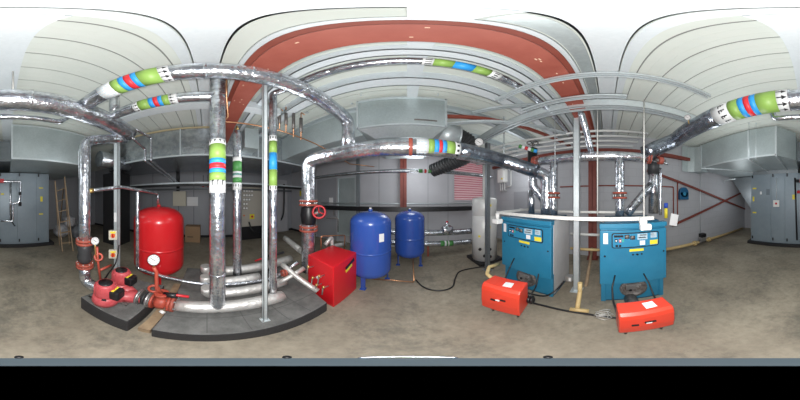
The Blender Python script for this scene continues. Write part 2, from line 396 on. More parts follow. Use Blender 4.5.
strut((1.5,2.6,EYE+1.4),(1.5,Yat(694,1.5),EYE+1.4),.12,.14,'deep galvanised beam at ceiling height behind both struts')
strut((.5,2.0,EYE+1.36),(2.3,.72,EYE+1.36),.05,.05,'galvanised strut slanting from the duct towards the boiler pipework')
# post between boilers
pp=P(576.8,290,1.87); 
def post(x,y,ztop,w,label,z0=0,mt='galv'):
    m=MB().box((x-w/2,y-w/2,z0),(x+w/2,y-w/2+.004,ztop),mt).box((x-w/2,y-w/2,z0),(x-w/2+.004,y+w/2,ztop),mt).box((x+w/2-.004,y-w/2,z0),(x+w/2,y+w/2,ztop),mt).box((x-w/2,y+w/2-.004,z0),(x-w*.2,y+w/2,ztop),mt).box((x+w*.2,y+w/2-.004,z0),(x+w/2,y+w/2,ztop),mt)
    o=m.build('support_post',**T(label,'post'))
    MB().box((x-w,y-w,z0),(x+w,y+w,z0+.008),mt).cyl((x-w*.75,y-w*.75,z0+.008),(x-w*.75,y-w*.75,z0+.025),.008,'steel',8).cyl((x+w*.75,y-w*.75,z0+.008),(x+w*.75,y-w*.75,z0+.025),.008,'steel',8).build('base_plate',o)
    return o
post(pp.x,pp.y,EYE+1.66,.085,'tall galvanised support post standing between the two blue boilers')
q=P(264.8,318,1.02); post(q.x,q.y,zr,.035,'slim galvanised support post in front of the foil riser with the blue band',z0=.2)
q=P(487.5,260,2.62); post(q.x,q.y,EYE+1.25,.08,'blue-grey galvanised post standing in front of the tall steel cylinder',mt='galv_dark')
q=P(117,266,2.05); PST=post(q.x,q.y,EYE+1.2,.075,'galvanised support post carrying the two orange isolator switches',mt='galv'); PSTP=q
strut((pp.x,pp.y-.0,EYE+1.63),(.9,1.6,EYE+1.5),.05,.05,'galvanised strut from the top of the post between the boilers')

# ================================================================ PIPES
GLY={'F':("111","100","110","100","100"),'L':("10","10","10","10","11"),'dots':("101","000")}
def on_cyl(m,c,axis,front,r,polys,mname):
    """poly points (a along, s around in metres) laid on the lagging"""
    axis=Vector(axis).normalized(); f=Vector(front); f=(f-axis*f.dot(axis)).normalized(); w=axis.cross(f)
    for poly in polys:
        vs=[]
        for a,s_ in poly:
            th=s_/r; vs.append(m.bm.verts.new(Vector(c)+axis*a+(f*cos(th)+w*sin(th))*r))
        m.face(vs,mname)
def arrow(a,s,L,h): return [[(a-L/2,s-h*.12),(a,s-h*.12),(a,s+h*.12),(a-L/2,s+h*.12)],[(a,s-h/2),(a+L/2,s),(a,s+h/2)]]
def glyph(ch,a,s,px):
    out=[]
    rows=GLY[ch]
    for i,row in enumerate(rows):
        for j,c in enumerate(row):
            if c=='1':
                a0=a+i*px; s0=s+j*px; out.append([(a0,s0),(a0+px,s0),(a0+px,s0+px),(a0,s0+px)])
    return out
EYEP=V(0,0,EYE)
def band(parent,p,q,r,segs,marks=()):
    """segs: (t0,t1,material) along p->q. marks: (kind,t,size)"""
    p=Vector(p); q=Vector(q); d=(q-p).normalized(); u=d.orthogonal().normalized(); w=d.cross(u); m=MB(); R=r*1.035; n=32
    for t0,t1,mn in segs:
        a,b=sorted((t0,t1)); a=p+d*a; b=p+d*b
        m.rings([[c+(u*cos(2*pi*k/n)+w*sin(2*pi*k/n))*x for k in range(n)] for c,x in ((a,r*.99),(a,R),(b,R),(b,r*.99))],mn,False)
    for kind,t,size in marks:
        c=p+d*t; fr=EYEP-c; pol=[]
        if kind[0]=='A':
            sg=-1 if kind[-1]=='-' else 1
            for s_ in (-1.5,-.5,.5,1.5):
                for po in arrow(0,s_*r*.62,size*sg,r*.42): pol.append(po)
        elif kind=='F':
            for s_ in (-1.35,-.6,.15,.9): pol+=[[(x,y) for x,y in po] for po in glyph('F',-size/2,s_*r*.8,size/5)]
        elif kind=='L':
            for s_ in (-.9,-.1,.7): pol+=glyph('L',-size/2,s_*r*.8,size/5)
        elif kind=='T':
            for s_ in range(-3,4):
                for k in range(3): 
                    a0=(k-1.5)*size/3
                    pol.append([(a0,s_*r*.35),(a0+size*.24,s_*r*.35),(a0+size*.24,s_*r*.35+r*.08),(a0,s_*r*.35+r*.08)])
        elif kind=='D':
            for s_ in (-1.2,-.6,0,.6,1.2): pol.append([(-size/2,s_*r-r*.13),(size/2,s_*r-r*.13),(size/2,s_*r+r*.13),(-size/2,s_*r+r*.13)])
        on_cyl(m,c,d,fr,R*1.035,pol,'faint_blue' if kind=='T' else 'black')
    m.build('identification_band',parent,**{'label':'coloured identification band'})
def tpx(p,q,px):
    p=Vector(p); q=Vector(q); d=(q-p).normalized(); a=az(px)
    return -(p.x*cos(a)-p.y*sin(a))/(d.x*cos(a)-d.y*sin(a))
def pipe(pts,r,label,mt='foil',fil=None,wob=.02,name='insulated_pipe',cat='pipe',group=None,seg=24):
    return MB().tube(pts,r,mt,fil if fil is not None else r*1.6,seg,wob).build(name,**T(label,cat,group))
def collars(o,p,q,r,n,mt='foil'):
    p=Vector(p); q=Vector(q); d=(q-p).normalized()
    for i in range(n):
        c=p.lerp(q,(i+1)/(n+1)); m=MB().turn(c-d*.012,d,[(r,0),(r*1.03,.003),(r*1.03,.021),(r,.024)],mt); m.build('foil_joint',o)
def flange(parent,c,axis,r,th=.03,mt='flange_red',name='flange',bolts=8,gap=.03):
    c=Vector(c); t=Vector(axis).normalized(); u=t.orthogonal().normalized(); w=t.cross(u); m=MB()
    m.cyl(c-t*(gap/2+th),c-t*gap/2,r,mt).cyl(c+t*gap/2,c+t*(gap/2+th),r,mt).cyl(c-t*gap/2,c+t*gap/2,r*.72,'steel_dark')
    o=m.build(name,parent)
    for k in range(bolts):
        a=2*pi*k/bolts; b=c+(u*cos(a)+w*sin(a))*r*.86; MB().cyl(b-t*(gap/2+th+.012),b+t*(gap/2+th+.012),r*.07,'steel',8).build('bolt',o)
    return o

# A: big label pipe behind
zA=EYE+1.17; yA=-1.16; rA=.138
A0=V(1.95,yA,zA); A1=V(-1.66,yA,zA)
pa=MB().tube([(2.02,-.62,EYE+.80),(1.95,yA,zA-.02),(1.7,yA,zA),(-1.66,yA,zA-.01)],rA,'foil',.17,28,.012).tube([(-1.62,-1.22,EYE+1.05),(-1.45,-1.25,EYE+1.0),(-.93,-1.33,EYE+.80),(-.93,-1.33,EYE-.53)],.078,'foil',.15,24,.02).build('insulated_pipe',**T('fattest foil-lagged overhead pipe, banded, crossing in front of the air handling unit','pipe'))
tt=lambda px: tpx(A0,A1,px)
S=[(718.5,734,'band_white'),(734,743.5,'band_green'),(743.5,749,'band_blue'),(749,754.5,'band_red'),(754.5,760,'band_blue'),(760,779,'band_green'),(779,789.5,'band_white')]
segs=[(tt(a),tt(b),c) for a,b,c in S]
band(pa,A0,A1,rA,segs,[('F',tt(728.5),.08),('A',tt(784),.09)])
MB().tube([(2.02,-.62,EYE+.80),(1.95,yA,zA-.02),(1.7,yA,zA),A0+(A1-A0).normalized()*(tt(718.5)-.01)],rA+.004,'foil_dark_reflection',.17,28,.006).build('reflection_sleeve',pa,label='dark reflection painted on shiny lagging')  # sleeve carries the painted dark reflection at this end of the pipe
for px in (790,30,62,690): 
    c=A0+(A1-A0).normalized()*tt(px if px>400 else px+800) if px>400 else V(Xat(px,yA),yA,zA)
    MB().turn(V(c.x,yA,zA)-V(.012,0,0),(1,0,0),[(rA,0),(rA+.0045,.003),(rA+.0045,.02),(rA,.024)],'foil').build('foil_joint',pa)
# A2 thinner one below it
p2=pipe([(.62,-1.38,EYE+1.33),(.42,-1.38,EYE+1.33),(.36,-1.38,EYE+1.06),(-.60,-1.38,EYE+1.06),(-.74,-1.40,EYE+1.22),(-.9,-1.34,EYE+1.26)],.036,'thin foil-lagged pipe running just below the fattest overhead pipe',fil=.07)
# B
xB=-.745; zB=EYE+1.2
B0=V(xB,-1.05,zB); B1=V(xB,1.42,zB)
pb=pipe([B0,(xB,1.5,zB),(xB,1.5,EYE+.74)],.086,'long foil-lagged pipe crossing high over the risers, with a large banded section',fil=.14)
tt=lambda px: tpx(B0,B1,px)
S=[(104,117,'band_white'),(117,124.5,'band_green'),(124.5,130,'band_blue'),(130,136.5,'band_red'),(136.5,142,'band_blue'),(142,162,'band_green'),(162,172,'band_white')]
band(pb,B0,B1,.086,[(tt(a),tt(b),c) for a,b,c in S],[('T',tt(110),.13),('A',tt(167),.06)])
for px in (205,250,300): 
    c=B0+V(0,tt(px),0); MB().turn(c-V(0,.01,0),(0,1,0),[(.086,0),(.09,.003),(.09,.018),(.086,.02)],'foil').build('foil_joint',pb)
# C
xC=-1.16; zC_=EYE+1.225
C0=V(xC,-1.2,zC_); C1=V(xC,.16,zC_)
pc=pipe([C0,C1],.068,'foil-lagged pipe with a short red-blue-green band, joining the banded vertical riser')
tt=lambda px: tpx(C0,C1,px)
S=[(135,140,'band_white'),(140,150.5,'band_green'),(150.5,155,'band_blue'),(155,159.5,'band_red'),(159.5,163.5,'band_blue'),(163.5,170,'band_green'),(170,178,'band_white')]
band(pc,C0,C1,.068,[(tt(a),tt(b),c) for a,b,c in S],[('A',tt(138),.05),('A-',tt(173),.05)])
pipe([P(114.5,113,1.58),P(114.5,94,1.58)],.065,'stubby upright foil pipe beside the banded overhead pipes')
# V1
v=P(217.5,200,1.165); X1,Y1=v.x,v.y
p1=pipe([(X1,Y1,.26),(X1,Y1,EYE+1.62)],.074,'stout upright foil riser at the front of the slab, green, blue and red band')
zz=lambda py: 1.165*tan(el(py))+EYE
V0_=V(X1,Y1,0); V1_=V(X1,Y1,3)
band(p1,V0_,V1_,.074,[(zz(193),zz(181),'band_white'),(zz(181),zz(173.5),'band_green'),(zz(173.5),zz(169.5),'band_blue'),(zz(169.5),zz(164.5),'band_red'),(zz(164.5),zz(160),'band_blue'),(zz(160),zz(146),'band_green'),(zz(146),zz(141.5),'band_white')],[('L',zz(183.5),.05),('A',zz(143.7),.035)])
MB().cyl((X1,Y1,EYE+1.62),(X1,Y1,EYE+1.68),.016,'brass').cyl((X1,Y1,EYE+1.66),(X1,Y1,EYE+1.73),.028,'brass').build('air_vent',p1)
MB().turn((X1,Y1,zz(275)),(0,0,1),[(.074,0),(.079,.004),(.079,.03),(.074,.034)],'foil').build('foil_joint',p1)
# V3
v=P(237.2,275,1.9); p3=pipe([(v.x,v.y,.34),(v.x,v.y,EYE+1.13)],.066,'upright foil riser with a dark green and white band',mt='foil')
zz=lambda py: 1.9*tan(el(py))+EYE
band(p3,(v.x,v.y,0),(v.x,v.y,3),.066,[(zz(190),zz(183),'band_white'),(zz(183),zz(178),'band_dark_green'),(zz(178),zz(172),'band_white'),(zz(176),zz(173.8),'band_teal'),(zz(172),zz(162),'band_dark_green'),(zz(162),zz(158),'band_white')],[('A',zz(186),.05)])
MB().cyl((v.x,v.y,EYE+1.13),(v.x,v.y,EYE+1.24),.016,'brass').cyl((v.x,v.y,EYE+1.17),(v.x,v.y,EYE+1.2),.026,'brass').build('air_vent',p3)
# G with V5
yG=.74; zG=EYE+1.43
v=P(273,200,1.38)
G0=V(-1.15,yG,zG); G1=V(2.6,yG,zG)
pg=pipe([(v.x,v.y,.36),(v.x,v.y,zG+.1),(v.x+.12,yG,zG+.1),(-.72,yG,zG+.02),(-.5,yG,zG),(2.55,yG,zG)],.044,'slender foil pipe rising from the slab then crossing under the roof, blue-green bands',fil=.07)
zz=lambda py: 1.38*tan(el(py))+EYE
band(pg,(v.x,v.y,0),(v.x,v.y,3),.044,[(zz(190),zz(186),'band_white'),(zz(186),zz(170),'band_green'),(zz(170),zz(153.5),'band_blue'),(zz(153.5),zz(142),'band_green'),(zz(142),zz(136.5),'band_white')],[('D',zz(139),.03),('D',zz(188),.03)])
tt=lambda px: tpx(G0,G1,px)
S=[(422,433,'band_white'),(433,453,'band_green'),(453,473,'band_blue'),(473,489,'band_green'),(489,499,'band_white')]
band(pg,G0,G1,.044,[(tt(a),tt(b),c) for a,b,c in S],[('D',tt(428),.04),('D',tt(494),.04)])
# D with V2
zD=EYE+.665; yD=1.5
D0=V(-1.47,yD,zD); D1=V(1.4,yD,zD)
pd=pipe([(-1.47,yD,.30),(-1.47,yD,zD),(1.38,yD,zD-.01),(2.0,1.02,EYE+.43),(2.0,1.02,1.345)],.113,'big foil-lagged pipe rising behind the red box and crossing under the square duct',fil=.17,wob=.015)
tt=lambda px: tpx(D0,D1,px)
S=[(416,427.5,'band_white'),(427.5,433,'band_green'),(433,437.3,'band_blue'),(437.3,440.5,'band_red'),(440.5,444.5,'band_blue'),(444.5,452.5,'band_green'),(452.5,457.5,'band_white')]
band(pd,D0,D1,.113,[(tt(a),tt(b),c) for a,b,c in S],[('T',tt(421.5),.12),('D',tt(455),.03)])
MB().tube([D0+(D1-D0).normalized()*tt(457.6),(1.38,yD,zD-.01),(1.85,1.136,EYE+.487)],.117,'foil_dark_reflection',.17,28,.006).build('reflection_sleeve',pd,label='dark reflection painted on shiny lagging')  # same painted dark reflection over the boiler end of D
MB().turn((.02,yD,zD),(1,0,0),[(.114,0),(.118,.003),(.118,.04),(.114,.043)],'flange_red').build('joint_band',pd,label='bare red joint ring')
dd=2.1
flange(pd,P(308.5,203,dd),(0,0,1),.155); flange(pd,P(308.5,228,dd),(0,0,1),.155)
m=MB(); a=P(308.5,224,dd); b=P(308.5,206,dd)
m.turn(a,(0,0,1),[(.115,0),(.12,.03),(.135,(b.z-a.z)/2),(.12,b.z-a.z-.03),(.115,b.z-a.z)],'black'); o=m.build('valve_body',pd)
c=P(319,212,1.98); m=MB().cyl(P(309,216,2.1),c,.03,'steel_dark').torus(c,(EYEP-c),.095,.016,'handle_red')
ax=(EYEP-c).normalized(); u=ax.orthogonal().normalized(); w=ax.cross(u)
for k in range(3): a=2*pi*k/3; m.cyl(c,c+(u*cos(a)+w*sin(a))*.095,.009,'handle_red',8)
m.build('handwheel',pd,label='red spoked handwheel')
# dial on D
def dial(c,face,r,label,stem=None,name='dial_gauge',mt='black'):
    c=Vector(c); f=(Vector(face)-c).normalized()
    o=MB().turn(c-f*.03,f,[(r*.9,0),(r,.005),(r,.03),(r*.93,.036),(r*.9,.03)],mt).build(name,**T(label,'gauge'))
    m=MB().cyl(c+f*.001,c+f*.004,r*.9,'dial_face'); up=V(0,0,1); rt=f.cross(up).normalized(); up=rt.cross(f)
    m.build('dial_face',o)
    m=MB()
    for k in range(11):
        a=rad(-135+27*k); d=rt*sin(a)+up*cos(a); m.beam(c+f*.005+d*r*.60,c+f*.005+d*r*.84,r*.09,.001,'black',up=f)
    m.beam(c+f*.006-(rt*.3+up*.2)*r,c+f*.006+(rt*.5+up*.35)*r,r*.15,.001,'black',up=f); m.build('dial_marks',o)
    if stem: 
        m=MB(); m.tube([c-f*.02]+[Vector(s_) for s_ in stem],.008,'brass',.01,10); m.build('stem',o)
    return o
dial(P(479,142,1.72),EYEP,.060,'round white dial gauge on the big pipe in front of the louvred window',[P(479,147,1.78)])
dial(P(687.5,117.5,1.55),EYEP,.042,'round white dial gauge on the dark-reflecting overhead pipe',[P(689,124,1.6)])
# D2 thin run near panelled wall
E0=V(Xat(311,3.0),3.0,EYE+.70); E1=V(Xat(492,3.0),3.0,EYE+.70)
pe=pipe([E0,E1],.045,'thin dull foil pipe crossing before the panelled wall, small green and red band',mt='foil_dark')
tt=lambda px: tpx(E0,E1,px)
band(pe,E0,E1,.045,[(tt(418.5),tt(422.5),'band_dark_green'),(tt(422.5),tt(424.3),'band_white'),(tt(424.3),tt(426.3),'band_red'),(tt(426.3),tt(428),'band_white'),(tt(428),tt(432.5),'band_dark_green')])
# F header above the boilers
zF=EYE+.72; xF=2.0
pf=pipe([(xF,Yat(536,xF),zF),(xF,-.66,zF)],.08,'horizontal foil header pipe running above the tops of both blue boilers')
flange(pf,(xF,Yat(537,xF)+.02,zF),(0,1,0),.12,.03,gap=.015)
flange(pf,(xF,-.68,zF),(0,1,0),.1,.025,gap=.015)
for px,l in ((553.5,'upright foil pipe with red flanges dropping onto the far boiler beside the window'),(619.8,'upright foil pipe with red flanges dropping onto the boiler with the papers')):
    y=Yat(px,xF); r=.072
    o=pipe([(xF,y,zF-.02),(xF,y,1.345)],r,l)
    hd=sqrt(xF*xF+y*y); flange(o,P(px,195.5,hd),(0,0,1),.115,.025,gap=.05)
# boiler flues: leaning + upright
def flue(base,elbow,top,r,label,dark=True):
    o=MB().tube([base,elbow,top],r,'foil',r*.9,24,.012).build('flue_pipe',**T(label,'flue')); return o
f1=flue(P(551,209,2.5),P(533,186,2.5),P(532.5,150,2.5),.085,'leaning foil flue rising from the boiler nearer the window')
MB().cyl(P(532.7,176,2.5),P(532.5,149,2.5),.098,'black').build('black_sleeve',f1)
MB().cyl(P(531.5,214,2.42),P(531.5,190,2.42),.06,'foil').build('upright_pipe',f1)
m=MB(); c=P(532.5,149,2.5); m.cyl(c,c+V(0,0,.14),.015,'steel_dark').torus(c+V(0,0,.14),(0,0,1),.11,.012,'steel_dark')
for k in range(4): a=pi/2*k; m.cyl(c+V(0,0,.14),c+V(.11*cos(a),.11*sin(a),.14),.008,'steel_dark',8)
m.build('handwheel',f1,label='dark round handwheel on top')
m=MB()
for i,mm in enumerate(('band_dark_green','band_white','handle_red','band_white','band_dark_green','band_blue')):
    a=P(519+i*3,146+i*.9,2.2); m.cyl(a,P(522+i*3,147+i*.9,2.2),.035,mm)
m.build('valve_cluster',f1,label='small green, white and red banded valve')
fx=P(653.5,200,2.45)
f2=MB().cyl((fx.x,fx.y,1.345),(fx.x,fx.y,EYE+.86),.10,'foil').build('flue_pipe',**T('fat dark upright foil flue above the boiler with the papers','flue'))
MB().tube([P(627,214,2.15),P(651,185,2.4)],.075,'foil',0,24,.01).build('slanting_branch',f2)
MB().cyl((fx.x,fx.y,EYE+.5),(fx.x,fx.y,EYE+.84),.115,'black_rubber').build('black_sleeve',f2)
flange(f2,(fx.x,fx.y,EYE+.86),(0,0,1),.13,.025,gap=.02)
pipe([P(660.5,215,2.3),P(660.5,168,2.3)],.024,'thin bright foil pipe standing beside the fat dark flue')
pipe([P(648,160,2.25),P(668,164,2.3)],.02,'little foil pipe end crossing above the fat dark flue')
m=MB(); c=P(660.5,160.5,2.2); m.cyl(c-V(0,.04,0),c+V(0,.04,0),.07,'flange_red').cyl(c-V(.0,.09,0),c+V(0,.09,0),.03,'steel_dark')
m.build('gate_valve',**T('red flanged valve at the end of the dark overhead pipe','valve'))
# copper
def cu(pts,r,label,mt='copper',cat='pipe',name='copper_pipe'): return MB().tube(pts,r,mt,.04,12).build(name,**T(label,cat))
cz=EYE+1.14
cu([P(226.5,62,1.25)+V(0,0,0),P(226.5,96,1.32),P(228,117,1.55),(-1.60,.2,cz),(-1.58,1.0,cz),(-1.52,1.75,cz-.05),(-1.45,3.0,cz-.17),(-.9,3.4,cz-.2)],.011,'long copper pipe running behind the risers towards the duct')
for i,(px,yt,yb) in enumerate(((286,104,133),(293.5,107,137),(301,112,140),(279.5,108,129))):
    a=P(px,yb,2.1); b=P(px,yt,2.1); o=cu([P(px+3.5,yt+3,2.1),b,a],.010,'copper loop with a vent, %s'%('second one out from the banded riser','third one out from the banded riser','the last one towards the big elbow','the one beside the banded riser')[i])
    MB().cyl(a.lerp(b,.25),a.lerp(b,.75),.028,'steel_dark').build('air_vent',o)
# small foil H network + red vessel feed
h0=P(89,191,1.60); h1=P(121,187,1.83); h2=P(158,193.5,2.3)
o=pipe([h0,h1,h2,P(158,204,2.3)],.026,'slim foil pipe running level from the tall riser to the top of the red vessel',fil=.05)
MB().cyl(h0,h0.lerp(h1,.12),.03,'brass').build('union',o)
a=P(137.5,192,1.98); b=P(137.5,268,1.98); 
o=pipe([a,P(137.5,192.2,1.98),b+V(0,0,-.0),V(-1.62,.05,b.z-.1),V(-1.6,.9,b.z-.13),P(298,262,1.85)],.03,'slim foil pipe dropping in front of the red vessel then running along the slab',fil=.06)
MB().turn(P(137.5,222,1.98),(0,0,1),[(.03,0),(.034,.004),(.034,.03),(.03,.034)],'foil').build('foil_joint',o)
for i,(dx,l) in enumerate(((0,'upper of two thin foil pipes stepping down towards the dark wall'),(.13,'lower of two thin foil pipes stepping down towards the dark wall'))):
    pipe([P(131-i,127+i*9,1.95),P(151-i*6,138+i*11,2.25),P(151-i*6,161,2.25),V(-4.9,-1.05-dx,EYE+.62)],.024,l,fil=.04)
cu([P(226.5,62,1.25),P(226.5,96,1.32)],.012,'short copper tail rising beside the brass-capped riser')
# low pipes on the slab
L=[(-1.16,-.29,.78,.078,.30,'pale foil-wrapped pipe along the front of the slab, joined to the red valves'),(-1.44,.0,1.0,.07,.30,'pale foil-wrapped pipe on the slab, just behind the front one, with a red flange'),(-1.72,-.02,.75,.075,.31,'third pale foil-wrapped pipe lying on the slab'),(-2.02,-.02,1.55,.085,.33,'rearmost pale foil-wrapped pipe on the slab, with a black lever valve')]
LP=[]
for x,y0,y1,r,z,l in L:
    if y0>-.2: pts=[(x,y0,z+.12),(x,y0,z),(x,y1,z)]
    else: pts=[(x,y0,z),(x,y1,z)]
    LP.append(pipe(pts,r,l,mt='foil_lag',fil=.06,wob=.04))
flange(LP[1],P(284,273,1.75),(.2,1,0),.06,.03,gap=.01,bolts=4)
MB().tube([P(262,257,2.1),P(273,255,2.05),P(284,252,2.05)],.02,'black',.02).tube([P(255,261,2.1),P(266,257,2.1)],.015,'handle_red').build('lever_handle',LP[3],label='black and red lever handle')
pipe([P(282,264,1.85),P(318,291,1.52)],.04,'foil pipe slanting across the slab and ending at the red box',mt='foil_lag')
pipe([P(278,283,1.62),P(304,268,1.8)],.035,'short foil pipe crossing under the slanting one beside the red box',mt='foil_lag')
pipe([P(325,245,2.2),P(332,236,2.3),P(332,246,2.3),P(345,244,2.6)],.04,'bent foil pipe on the floor behind the red box',mt='foil_lag')
pipe([P(285,238,2.9),P(300,250,2.4),P(318,262,2.0)],.06,'dusty foil pipe behind the slab running towards the red box',mt='foil_lag')
cu([P(321,262,2.1),P(321,236,2.1),P(345,235,2.3),P(344,256,2.3)],.010,'copper loop standing up behind the red box')
cu([P(338,232,2.9),P(338,218,2.9),P(326,218,2.9)],.012,'dark bent pipe with a valve behind the red box','steel_dark')
# floor pipe run near the panelled wall, behind the blue vessels
q0=PY(386,231,3.45); q1=PY(471,231,3.45)
o=pipe([q0,q1],.085,'upper of two foil pipes running low from the blue vessel to the steel cylinder',mt='foil')
c=PY(447,230,3.4); MB().turn(c-V(.16,0,0),(1,0,0),[(.09,0),(.13,.05),(.15,.16),(.13,.27),(.09,.32)],'foil').cyl(c,c+V(0,0,.22),.05,'foil').cyl(c+V(0,0,.2),c+V(.0,0,.26),.03,'handle_red').build('valve_jacket',o)
q0=PY(386,241.5,3.35); q1=PY(471,241.5,3.35)
o=pipe([q0,q1],.08,'lower of two foil pipes running low beside the blue vessel, green band',mt='foil')
tt=lambda px: tpx(q0,q1,px); band(o,q0,q1,.08,[(tt(440),tt(444),'band_dark_green'),(tt(444),tt(446),'band_white'),(tt(446),tt(447.5),'band_dark_green'),(tt(447.5),tt(448.6),'band_white'),(tt(448.6),tt(452.5),'band_dark_green')])
g=q0+V(1.5,-.05,0); MB().beam((PY(428,245,3.35).x,3.35,0),(PY(428,245,3.35).x,3.35,q0.z-.07),.05,.05,'red_oxide').build('pipe_foot',o)
# gas pipe along side wall
ga=PX(640,251,XR-.18); gy0=Yat(640,XR-.15)
pgas=MB().tube([(XR-.15,-.9,.12),(XR-.15,-5.9,.10)],.048,'gas_yellow',0,16).build('gas_pipe',**T('long yellow gas pipe low along the foot of the side wall','pipe'))
c=V(XR-.15,Yat(702,XR-.15),.11); MB().cyl(c-V(0,.16,0),c+V(0,.16,0),.06,'steel_dark').box(c+V(-.1,-.09,.03),c+V(.08,.09,.18),'steel').box(c+V(-.11,-.1,.18),c+V(.06,.1,.3),'black').build('solenoid_valve',pgas)
for s_ in (-.35,.32): MB().cyl(c+V(0,s_-.05,0),c+V(0,s_+.05,0),.085,'gas_yellow').build('coupling',pgas)
cu([(XR-.06,c.y,.35),(XR-.06,c.y,2.6)],.012,'thin grey conduit rising up the side wall from the gas valve','galv')
# thin red pipes on side wall
cu([PX(560,187,XR-.02),PX(673.5,187,XR-.02),PX(673.5,214,XR-.02)],.018,'thin red pipe running level across the side wall then dropping beside the boiler','red_oxide',name='red_pipe')
cu([PX(677.5,182,XR-.02),PX(677.5,220,XR-.02)],.02,'thin red upright pipe on the side wall beside the blue bottle-shaped box','red_oxide',name='red_pipe')
# four parallel silver pipes high above boilers
for i in range(4):
    x=2.25+i*.1; z=EYE+1.36-i*.065
    MB().tube([(x,Yat(648-i*5,x),z),(x,1.2,z),(x-.3,2.1,z-.05),(x-.6,3.2,z-.10)],.026,'stainless',.2,14).build('silver_pipe',**T('bright bare pipe high over the boilers, %s of four side by side'%('topmost','second from the top','third from the top','lowest')[i],'pipe'))
o=pipe([P(579.5,109,1.64),P(591.5,153,2.02)],.05,'short foil pipe hanging down from the ceiling between the boilers',mt='foil')

# ================================================================ DUCTS
def duct(pts_lo,z0,z1,label,mt='galv_duct',joints=(),name='ventilation_duct'):
    o=MB().prism(pts_lo,z0,z1,mt).build(name,**T(label,'duct'))
    for (a,b) in joints:    # angle-iron joint frame drawn round a face edge from a to b
        m=MB(); a=Vector(a); b=Vector(b)
        m.beam(a,b,.03,.04,'galv'); m.build('joint_frame',o)
    return o
z0,z1=EYE+1.03,EYE+1.84
A_=[(.675,-2.72),(3.0,-2.72),(3.25,-3.1),(3.25,-5.4),(1.9,-5.4),(.28,-5.4),(.28,-3.16)]
o=duct(A_,z0,z1,'large boxy galvanised duct over the air handling unit on the side-wall half',joints=[((.675,-2.715,z0),(.675,-2.715,z1)),((2.98,-2.71,z0),(2.98,-2.71,z1)),((.675,-2.715,z0+.01),(3.0,-2.715,z0+.01)),((.675,-2.72,z0-.01),(.675,-5.3,z0-.01)),((1.35,-2.72,z0-.01),(1.35,-5.3,z0-.01)),((2.98,-2.72,z0-.01),(1.6,-4.6,z0-.01)),((1.35,-2.71,z0),(1.35,-2.71,z1))])
MB().beam((.675,-2.715,z0+.4),(.675,-2.715,z0+.81),.034,.045,'galv').build('joint_frame',o)
B_=[(-2.0,-2.75),(-.1,-2.75),(-.1,-5.4),(-2.1,-5.4),(-2.6,-4.0)]
zb_=EYE+.92
o=duct(B_,zb_,z1,'large boxy galvanised duct over the air handling unit on the ladder side',joints=[((-.11,-2.74,zb_),(-.11,-2.74,z1)),((-.1,-2.745,zb_+.01),(-2.0,-2.745,zb_+.01)),((-.1,-2.75,z1-.01),(-2.0,-2.75,z1-.01))])
MB().prism([(2.99,-2.74),(3.2,-2.62),(3.33,-2.45),(3.36,-2.25),(3.36,-3.0),(2.99,-3.0)],z0-.1,z1-.02,'galv_duct').build('duct_end',o,label='rounded drop end')
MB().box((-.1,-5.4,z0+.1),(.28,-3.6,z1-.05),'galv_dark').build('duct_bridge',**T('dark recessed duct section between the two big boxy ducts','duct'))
C_=[(-2.84,-2.1),(-2.84,3.0),(-4.5,3.0),(-4.5,-3.2),(-3.3,-3.2)]
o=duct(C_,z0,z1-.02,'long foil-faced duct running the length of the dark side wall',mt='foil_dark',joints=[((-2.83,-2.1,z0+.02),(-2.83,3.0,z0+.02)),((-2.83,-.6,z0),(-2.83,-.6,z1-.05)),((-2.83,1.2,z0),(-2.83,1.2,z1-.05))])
MB().beam((-2.83,-2.0,z1-.02),(-2.83,.3,z1-.02),.03,.04,'insul_board').build('board_edge',o,label='strip of yellowish board')
MB().cyl((-2.2,-2.5,EYE+1.12),(-3.2,-2.3,EYE+1.12),.22,'foil_dark',28).build('round_duct',**T('round foil-wrapped duct stub behind the tall riser','duct'))
o=MB().box((-2.84,.75,z0+.1),(-2.45,1.05,z1-.2),'galv_duct').build('duct_branch',**T('small square duct branch sticking out behind the risers','duct'))
# front duct
G_=[(-.71,1.75),(.55,1.75),(.55,3.2),(-.71,3.2)]
zf0,zf1=EYE+1.05,EYE+1.84
o=MB()
o.hexa([(-.71,1.75,zf0+.12),(.55,1.75,zf0+.12),(.55,3.2,zf0+.12),(-.71,3.2,zf0+.12)],[(-.71,1.75,zf1),(.55,1.75,zf1),(.55,3.2,zf1),(-.71,3.2,zf1)],'galv_duct')
o.hexa([(-.50,1.95,zf0-.0),(.40,1.95,zf0-.0),(.40,3.1,zf0-.0),(-.50,3.1,zf0-.0)],[(-.71,1.75,zf0+.12),(.55,1.75,zf0+.12),(.55,3.2,zf0+.12),(-.71,3.2,zf0+.12)],'galv_duct')
o=o.build('ventilation_duct',**T('big square galvanised duct hanging in front of the panelled wall above the blue vessels','duct'))
MB().beam((-.71,1.74,zf0+.12),(-.71,1.74,zf1),.03,.03,'galv').beam((.55,1.74,zf0+.12),(.55,1.74,zf1),.03,.03,'galv').beam((-.71,1.74,zf0+.13),(.55,1.74,zf0+.13),.03,.03,'galv').beam((-.71,1.74,zf1-.02),(.55,1.74,zf1-.02),.03,.03,'galv').build('joint_frame',o)
MB().box((.10,1.735,zf0+.22),(.42,1.75,zf0+.24),'steel_dark').build('slot',o)
MB().hexa([(-2.84,1.9,zf0+.05),(-.71,1.95,zf0+.1),(-.71,2.9,zf0+.1),(-2.84,2.9,zf0+.05)],[(-2.84,1.9,zf1-.1),(-.71,1.95,zf1-.1),(-.71,2.9,zf1-.1),(-2.84,2.9,zf1-.1)],'galv_duct').build('duct_branch',**T('grey galvanised duct joining the big square duct to the one along the dark wall','duct'))
